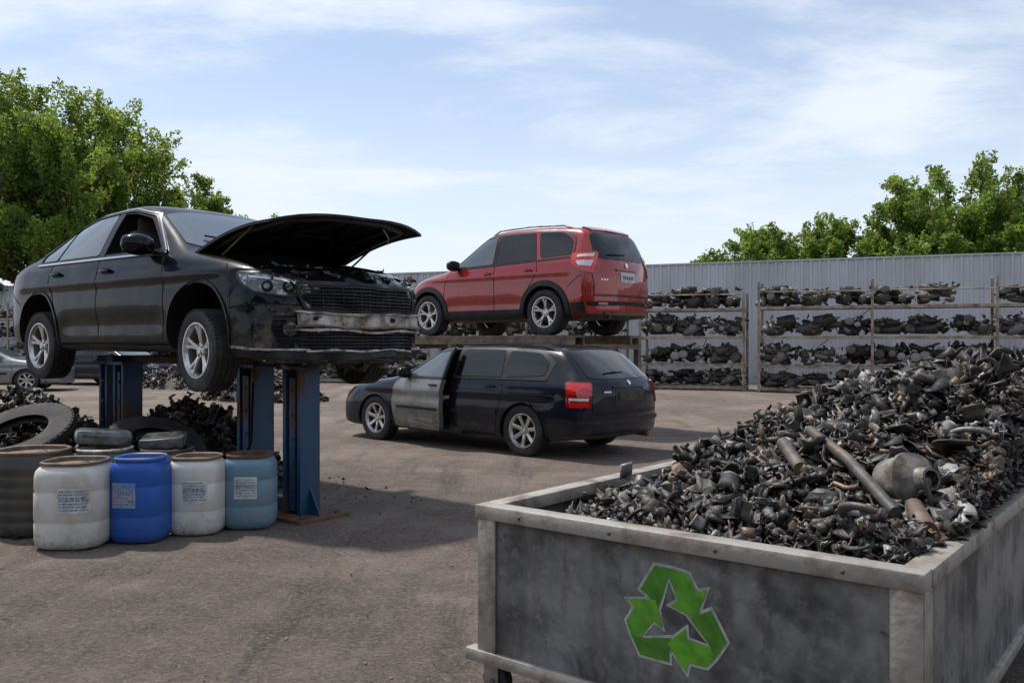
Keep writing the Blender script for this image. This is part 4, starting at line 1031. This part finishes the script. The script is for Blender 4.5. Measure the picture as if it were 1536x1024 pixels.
for k in range(14):
    Vs=[];Fs=[];Cs=[];o=0
    def put(v,f,c):
        global o
        Vs.append(v);Fs.append(f+o);Cs.append(np.tile(c,(len(v),1))); o+=len(v)
    tone=[.6,1.0,.5,2.6,.8,1.3,.6][k%7]
    L_=rng.uniform(.8,1.1)
    for _ in range(8):
        v,f=lump_np(); s_=rng.uniform(.36,.66); v=(v*s_)@rotm(*rng.uniform(-.5,.5,3)).T*[1.2,.9,1.2]+[rng.uniform(-.36,.36)*L_,rng.uniform(-.15,.15),rng.uniform(.14,.46)]
        g_=rng.choice([.015,.025,.06,.14,.30],p=[.32,.24,.19,.14,.11])*tone; put(v,f,np.array([g_,g_*.97,g_*.93]))
    for _ in range(3):
        v,f=box_np(rng.uniform(.3,.6),rng.uniform(.2,.35),rng.uniform(.12,.28),.02); v=v@rotm(0,rng.normal(0,.15),rng.normal(0,.3)).T+[rng.uniform(-.3,.3),0,rng.uniform(.12,.5)]
        g_=rng.uniform(.02,.1)*tone; put(v,f,np.array([g_,g_*.97,g_*.93]))
    for _ in range(4):
        r_=rng.uniform(.06,.14); v,f=lathe_np([(.001,-.04),(r_,-.04),(r_,.04),(r_*.8,.05),(.001,.05)],12); v=v@rotm(1.57,0,rng.normal(0,.3)).T+[rng.uniform(-.45,.45),-.28,rng.uniform(.14,.5)]; g_=rng.uniform(.03,.3); put(v,f,np.array([g_,g_*.95,g_*.88]))
    pts=[(rng.uniform(-.5,.5),rng.uniform(-.3,.3),rng.uniform(.06,.6)) for _ in range(26)]
    v,f,c=scrap(pts,.12,.36,.05); Vs.append(v);Fs.append(f+o);Cs.append(c); o+=len(v)
    V=np.vstack(Vs); V[:,2]=np.clip(V[:,2],0,.70)
    ob=bulk('engine_proto',V,np.vstack(Fs),np.clip(np.vstack(Cs),0,.6),M['scrap']); ENG.append(ob.data); bpy.data.objects.remove(ob)
rackm=mat('rack_steel',(.34,.30,.24),.6,.2,col2=(.15,.09,.055),scale=3,bump=.2)
RB=Vector((0,27.6,0)); LEV=[.14,.78,1.60,2.44]
def rack(s0,nb,bay,out=0,seed=0,hh=3.15):
    rr=random.Random(seed); base=along(RB,s0,out); root=empty('parts_storage_rack',base,fang); b=MB(); D=.95
    for k in range(nb+1):
        for y in(0,D): b.box((k*bay,y,hh/2),(.07,.07,hh-.002*k),rackm)
        for z in LEV: b.box((k*bay,D/2,z-.07),(.045,D-.07,.05),rackm)
    for z in LEV:
        for y in(-.002,D+.002): b.box((nb*bay/2,y,z-.04),(nb*bay-.07,.05,.08),rackm)
        k=.3
        while k<nb*bay: b.box((k,D/2,z-.012),(.10,D-.06,.014),rackm); k+=.28
    for k in range(nb):
        if rr.random()<.35: b.tube([(k*bay,D,.1),((k+1)*bay,D,2.4)],.012,rackm,5)
        b.tube([(k*bay,-.02,LEV[3]+.42),((k+1)*bay,-.02,LEV[3]+.40)],.022,rackm,6)
    b.obj('rack_frame',root,smooth=False)
    c=0
    for k in range(nb):
        for z in LEV:
            x=.48
            while x<bay-.3:
                if rr.random()<.97:
                    o_=bpy.data.objects.new('engine_%d'%c,ENG[rr.randrange(len(ENG))]); c+=1; scene.collection.objects.link(o_); o_.parent=root
                    sc=rr.uniform(.95,1.1); o_.location=(k*bay+x,D/2+rr.uniform(-.16,.04),z+.01); o_.rotation_euler=(0,0,rr.choice([0,math.pi])+rr.uniform(-.25,.25)); o_.scale=(sc,sc,sc*rr.uniform(.72,1.05)*(.8 if z<.5 else 1))
                x+=rr.uniform(.9,1.15)
rack(7.6,6,3.0,0,1); rack(4.0,1,3.1,-.6,2,2.9); rack(-2.8,2,3.1,-.5,3,2.95); rack(-9.4,2,3.1,-.4,4); rack(-19,3,3.0,-.4,5); rack(-29.5,3,3.1,-.6,6); rack(-40,3,3.1,-.6,7)
heap('scrap_heap',-9.6,27.0,3.2,1.2,.7,420,.2,.5,ang=fang)
heap('scrap_heap',-6.2,21.5,1.8,.9,.7,300,.16,.45,ang=fang)

# ================================================================== GROUND
gm_,nt,b=newmat('dusty_asphalt'); N=nt.nodes; L=nt.links
tc=N.new('ShaderNodeTexCoord')
def noise(sc,det=6,rough=.6,st=None):
    n=N.new('ShaderNodeTexNoise'); n.inputs['Scale'].default_value=sc; n.inputs['Detail'].default_value=det; n.inputs['Roughness'].default_value=rough
    if st:
        mp=N.new('ShaderNodeMapping'); mp.inputs['Scale'].default_value=st; mp.inputs['Rotation'].default_value=(0,0,.5); L.new(tc.outputs['Object'],mp.inputs[0]); L.new(mp.outputs[0],n.inputs['Vector'])
    else: L.new(tc.outputs['Object'],n.inputs['Vector'])
    return n
def rng_(sock,a,b_,c=0,d=1):
    r=N.new('ShaderNodeMapRange'); r.inputs[1].default_value=a; r.inputs[2].default_value=b_; r.inputs[3].default_value=c; r.inputs[4].default_value=d; L.new(sock,r.inputs[0]); return r.outputs[0]
def mixc(f,a,b_):
    m=N.new('ShaderNodeMix'); m.data_type='RGBA'
    if isinstance(a,tuple): m.inputs[6].default_value=(*a,1)
    else: L.new(a,m.inputs[6])
    if isinstance(b_,tuple): m.inputs[7].default_value=(*b_,1)
    else: L.new(b_,m.inputs[7])
    L.new(f,m.inputs[0]); return m.outputs[2]
c=mixc(rng_(noise(.35,10,.72).outputs[0],.42,.58),(.125,.094,.076),(.27,.205,.165))
c=mixc(rng_(noise(1.3,12,.78).outputs[0],.44,.62,0,.75),c,(.095,.076,.064))
c=mixc(rng_(noise(.8,8,.65,(2.2,.35,1)).outputs[0],.54,.66,0,.85),c,(.045,.037,.032))
c=mixc(rng_(noise(.55,8,.7,(.4,2.6,1)).outputs[0],.55,.66,0,.65),c,(.060,.048,.041))
c=mixc(rng_(noise(5,8,.8).outputs[0],.50,.70,0,.65),c,(.30,.235,.19))
c=mixc(rng_(noise(30,9,.9).outputs[0],.48,.62,0,.8),c,(.40,.33,.275))
c=mixc(rng_(noise(48,8,.9).outputs[0],.52,.60,0,.9),c,(.028,.024,.021))
vo=N.new('ShaderNodeTexVoronoi'); vo.feature='DISTANCE_TO_EDGE'; vo.inputs['Scale'].default_value=.55
dn=noise(1.6,6,.7); va=N.new('ShaderNodeVectorMath'); va.operation='MULTIPLY_ADD'; va.inputs[1].default_value=(.9,.9,.9); L.new(dn.outputs['Color'],va.inputs[0]); L.new(tc.outputs['Object'],va.inputs[2]); L.new(va.outputs[0],vo.inputs['Vector'])
ck=N.new('ShaderNodeMath'); ck.operation='MULTIPLY'; L.new(rng_(vo.outputs['Distance'],.0,.012,1,0),ck.inputs[0]); L.new(rng_(noise(.5).outputs[0],.48,.6,0,.7),ck.inputs[1])
c=mixc(ck.outputs[0],c,(.025,.022,.02))
L.new(c,b.inputs['Base Color']); b.inputs['Roughness'].default_value=.85; b.inputs['Specular IOR Level'].default_value=.3
bp=N.new('ShaderNodeBump'); bp.inputs['Strength'].default_value=1; bp.inputs['Distance'].default_value=.03; L.new(noise(30,9,.85).outputs[0],bp.inputs['Height'])
bp2=N.new('ShaderNodeBump'); bp2.inputs['Strength'].default_value=.5; bp2.inputs['Distance'].default_value=.05; L.new(noise(2.5,6).outputs[0],bp2.inputs['Height']); L.new(bp.outputs[0],bp2.inputs['Normal'])
L.new(bp2.outputs[0],b.inputs['Normal'])
gb=MB(); gb.add([(-600,-200,0),(600,-200,0),(600,900,0),(-600,900,0)],[(0,1,2,3)],gm_); gb.obj('ground',smooth=False)
n=6500
st=np.array([(1,0,0),(-1,.1,0),(0,1,0),(0,-1,0),(0,0,.8),(0,0,-.8)],float); sf=np.array([(0,2,4),(2,1,4),(1,3,4),(3,0,4),(2,0,5),(1,2,5),(3,1,5),(0,3,5)])
V=[];F=[];C=[]
for i in range(n):
    y=2.8+20*rng.random()**2.2; x=rng.uniform(-.64,.62)*y
    s_=rng.uniform(.002,.006)*(1 if rng.random()<.96 else 2.0)
    V.append((st+rng.normal(0,.2,st.shape))*s_@rotm(*rng.uniform(0,6,3)).T+[x,y,s_*.4]); F.append(sf+6*i); g_=rng.uniform(.10,.45); C.append(np.tile([g_,g_*.86,g_*.73],(6,1)))
bulk('gravel',np.vstack(V),np.vstack(F),np.vstack(C),attrmat('grit',.85,0,rustmix=.1))

# ================================================================== TREES
lm_,nt,b=newmat('foliage'); N=nt.nodes; L=nt.links
a=N.new('ShaderNodeAttribute'); a.attribute_name='Col'; L.new(a.outputs['Color'],b.inputs['Base Color']); b.inputs['Roughness'].default_value=.5; b.inputs['Specular IOR Level'].default_value=.4
tr=N.new('ShaderNodeBsdfTranslucent'); hs=N.new('ShaderNodeHueSaturation'); hs.inputs['Value'].default_value=1.6; hs.inputs['Hue'].default_value=.48; L.new(a.outputs['Color'],hs.inputs['Color']); L.new(hs.outputs[0],tr.inputs[0])
ms=N.new('ShaderNodeMixShader'); ms.inputs[0].default_value=.5; L.new(b.outputs[0],ms.inputs[1]); L.new(tr.outputs[0],ms.inputs[2]); L.new(ms.outputs[0],N['Material Output'].inputs[0])
bark=mat('bark',(.09,.07,.055),.9,0,col2=(.05,.04,.032),scale=8,bump=.8)
def leaves(q,P,s_,col):
    n=len(P)
    n1=q.normal(0,1,(n,3))+[0,0,.7]; n1/=np.linalg.norm(n1,axis=1)[:,None]; a_=np.cross(n1,q.normal(0,1,(n,3))); a_/=np.linalg.norm(a_,axis=1)[:,None]; b2=np.cross(n1,a_)
    V=np.stack([P-a_*s_*.6,P+b2*s_*.34-n1*s_*.05,P+a_*s_*.6-n1*s_*.12,P-b2*s_*.34-n1*s_*.05],1).reshape(-1,3)
    F=np.arange(n*4).reshape(-1,4); F=np.vstack([F[:,[0,1,2]],F[:,[0,2,3]]])
    return V,F,np.repeat(col,4,0)
def tree(name,loc,h,rx,rz,zc,nlimb,nleaf,ls,seed,tone=1.0,sp=1.0):
    q=np.random.default_rng(seed); root=empty(name,loc); b=MB()
    tr_=.028*h; top=zc+rz*.35
    tp=[(0,0,0),(.15,.1,h*.15),(.0,.1,h*.32),(-.15,0,(h*.32+top)/2),(.1,0,top)]
    b.tube(tp,[tr_*1.5,tr_,tr_*.8,tr_*.5,tr_*.15],bark,10)
    cl=[]
    for k in range(nlimb):
        th=q.uniform(0,6.28); el=math.asin(q.uniform(-.6,1)); rad=q.uniform(.5,1.02)
        e=np.array([rx*math.cos(el)*math.cos(th)*rad,rx*math.cos(el)*math.sin(th)*rad,zc+rz*math.sin(el)*rad])
        zs=q.uniform(.25,.75)*(min(e[2],top)); zs=max(h*.2,min(zs,top*.9)); s0=np.array([0,0,zs])
        mid=(s0+e)/2+np.array([0,0,-.06*h*q.random()])+q.normal(0,.03*h,3)
        path=[s0*(1-t)**2+2*t*(1-t)*mid+t*t*e for t in np.linspace(0,1,6)]
        b.tube(path,[tr_*.45,tr_*.36,tr_*.28,tr_*.2,tr_*.12,tr_*.05],bark,6)
        d=(path[-1]-path[-3]); d/=np.linalg.norm(d)
        for t in(.55,.75,.9,1.0):
            c=s0*(1-t)**2+2*t*(1-t)*mid+t*t*e
            for m_ in range(2 if t<1 else 3):
                dd=d+q.normal(0,.6,3)+[0,0,.4]; dd/=np.linalg.norm(dd); Ls=h*q.uniform(.04,.12)
                c2=c+dd*Ls; b.tube([c,c2],[tr_*.1,tr_*.03],bark,4,caps=False); cl.append((c,c2,dd,h*q.uniform(.026,.052)*sp,q.uniform(.7,1.3)))
    w=np.array([x[3]**2 for x in cl]); w/=w.sum(); idx=q.choice(len(cl),nleaf,p=w)
    c0=np.array([x[0] for x in cl])[idx]; c1=np.array([x[1] for x in cl])[idx]; rr=np.array([x[3] for x in cl])[idx]; tn=np.array([x[4] for x in cl])[idx]
    t=q.random(nleaf)[:,None]**.7*1.25; P=c0*(1-t)+c1*t; off=q.normal(0,1,(nleaf,3)); off/=np.linalg.norm(off,axis=1)[:,None]; off*=(q.random(nleaf)**.5)[:,None]*rr[:,None]*(1.25-.65*t)
    off[:,2]*=.75; P=P+off
    s_=(ls*q.uniform(.6,1.25,nleaf))[:,None]
    base=np.array([.125,.205,.030])*tone; col=base[None]*tn[:,None]*q.uniform(.75,1.3,nleaf)[:,None]; col[:,0]*=q.uniform(.8,1.3,nleaf)
    V,F,C=leaves(q,P,s_,col)
    b.obj('trunk_and_limbs',root,50); bulk('foliage',V,F,C,lm_,root)
tree('maple_tree',(-24.0,46,0),14.8,6.6,6.2,8.4,105,105000,.19,1,1,1.1)
tree('maple_tree',(-31,48,0),16,6.2,6.5,9.0,60,48000,.22,2,1,1.2)
tree('maple_tree',(-18.2,50,0),10.0,4.2,4.4,6.2,56,46000,.19,3,1,1.25)
tree('maple_tree',(17.4,33.5,0),7.9,4.3,3.0,5.0,85,80000,.13,4,1,1.25)
tree('maple_tree',(22.0,34.5,0),6.8,3.6,2.4,4.6,50,40000,.13,9,1,1.3)
tree('maple_tree',(12.6,36.5,0),6.3,2.8,2.0,4.3,50,38000,.13,5,1,1.5)
tree('maple_tree',(10.5,38,0),6.1,2.4,1.9,4.2,42,28000,.13,6,1.1,1.5)
tree('maple_tree',(9.2,41,0),5.1,1.5,1.3,3.9,24,13000,.13,7,1.1,1.4)
q=np.random.default_rng(33); nn=26000  # unseen leaf mass added behind the camera to darken reflections in the cars
P=np.stack([q.uniform(-60,60,nn),-22+q.normal(0,1.6,nn),np.zeros(nn)],1); P[:,2]=q.random(nn)*(7.5+2.2*np.sin(P[:,0]*.35)+1.3*np.sin(P[:,0]*.9+1))
base=np.array([.06,.10,.02])[None]*q.uniform(.6,1.2,nn)[:,None]
V,F,C=leaves(q,P,np.full((nn,1),.9),base); bulk('unseen_reflection_trees',V,F,C,lm_)

# ================================================================== SKY + SUN
w=bpy.data.worlds.new("World"); scene.world=w; w.use_nodes=True; nt=w.node_tree; N=nt.nodes; L=nt.links
for n in list(N): N.remove(n)
out=N.new('ShaderNodeOutputWorld'); 
SUN_EL=R(62); SX,SY=-.60,.50
sky=N.new('ShaderNodeTexSky'); sky.sky_type='NISHITA'; sky.sun_disc=False; sky.sun_elevation=SUN_EL; sky.sun_rotation=math.atan2(SX,SY); sky.air_density=1.0; sky.dust_density=.6; sky.ozone_density=3.0
bg=N.new('ShaderNodeBackground'); bg.inputs[1].default_value=.15; L.new(sky.outputs[0],bg.inputs[0])
cb=N.new('ShaderNodeBackground'); cb.inputs[0].default_value=(.85,.91,1,1); cb.inputs[1].default_value=1.05
tc=N.new('ShaderNodeTexCoord'); sp=N.new('ShaderNodeSeparateXYZ'); L.new(tc.outputs['Generated'],sp.inputs[0])
def mth(op,a,b=None):
    m=N.new('ShaderNodeMath'); m.operation=op
    for i,q in enumerate((a,b)):
        if q is None: continue
        if isinstance(q,(int,float)): m.inputs[i].default_value=q
        else: L.new(q,m.inputs[i])
    return m.outputs[0]
zz=mth('ADD',mth('MAXIMUM',sp.outputs[2],0.0),.14)
cx=mth('DIVIDE',sp.outputs[0],zz); cy=mth('DIVIDE',sp.outputs[1],zz)
cm=N.new('ShaderNodeCombineXYZ'); L.new(cx,cm.inputs[0]); L.new(cy,cm.inputs[1])
mp=N.new('ShaderNodeMapping'); mp.inputs['Scale'].default_value=(.75,1.2,1); mp.inputs['Rotation'].default_value=(0,0,R(14)); mp.inputs['Location'].default_value=(4.3,2.4,0); L.new(cm.outputs[0],mp.inputs[0])
n1=N.new('ShaderNodeTexNoise'); n1.inputs['Scale'].default_value=1.3; n1.inputs['Detail'].default_value=10; n1.inputs['Roughness'].default_value=.58; n1.inputs['Distortion'].default_value=.3; L.new(mp.outputs[0],n1.inputs['Vector'])
mr=N.new('ShaderNodeMapRange'); mr.interpolation_type='SMOOTHSTEP'; mr.inputs[1].default_value=.42; mr.inputs[2].default_value=.66; mr.inputs[3].default_value=.20; mr.inputs[4].default_value=.92; L.new(n1.outputs[0],mr.inputs[0])
hz=N.new('ShaderNodeMapRange'); hz.interpolation_type='SMOOTHSTEP'; hz.inputs[1].default_value=.0; hz.inputs[2].default_value=.34; hz.inputs[3].default_value=.88; hz.inputs[4].default_value=.12; L.new(sp.outputs[2],hz.inputs[0])
fac=mth('SUBTRACT',1.0,mth('MULTIPLY',mth('SUBTRACT',1.0,mr.outputs[0]),mth('SUBTRACT',1.0,hz.outputs[0])))
mxs=N.new('ShaderNodeMixShader'); L.new(fac,mxs.inputs[0]); L.new(bg.outputs[0],mxs.inputs[1]); L.new(cb.outputs[0],mxs.inputs[2]); L.new(mxs.outputs[0],out.inputs[0])
sl=bpy.data.lights.new('sun','SUN'); sl.energy=4.0; sl.angle=R(3.0); sl.color=(1,.95,.88); so=bpy.data.objects.new('sun',sl); scene.collection.objects.link(so)
dv=Vector((SX,SY,0)).normalized()*math.cos(SUN_EL)+Vector((0,0,math.sin(SUN_EL))); so.rotation_euler=dv.to_track_quat('Z','Y').to_euler(); so.location=(0,0,20)

cam=bpy.data.cameras.new('camera'); cam.sensor_width=36; cam.lens=36*1300/1536; cam.clip_end=3000; cam.clip_start=.05
co=bpy.data.objects.new('camera',cam); scene.collection.objects.link(co); co.location=(0,0,1.45); co.rotation_euler=(R(90),0,0); scene.camera=co
scene.view_settings.view_transform='Standard'; scene.view_settings.look='None'; scene.view_settings.exposure=0
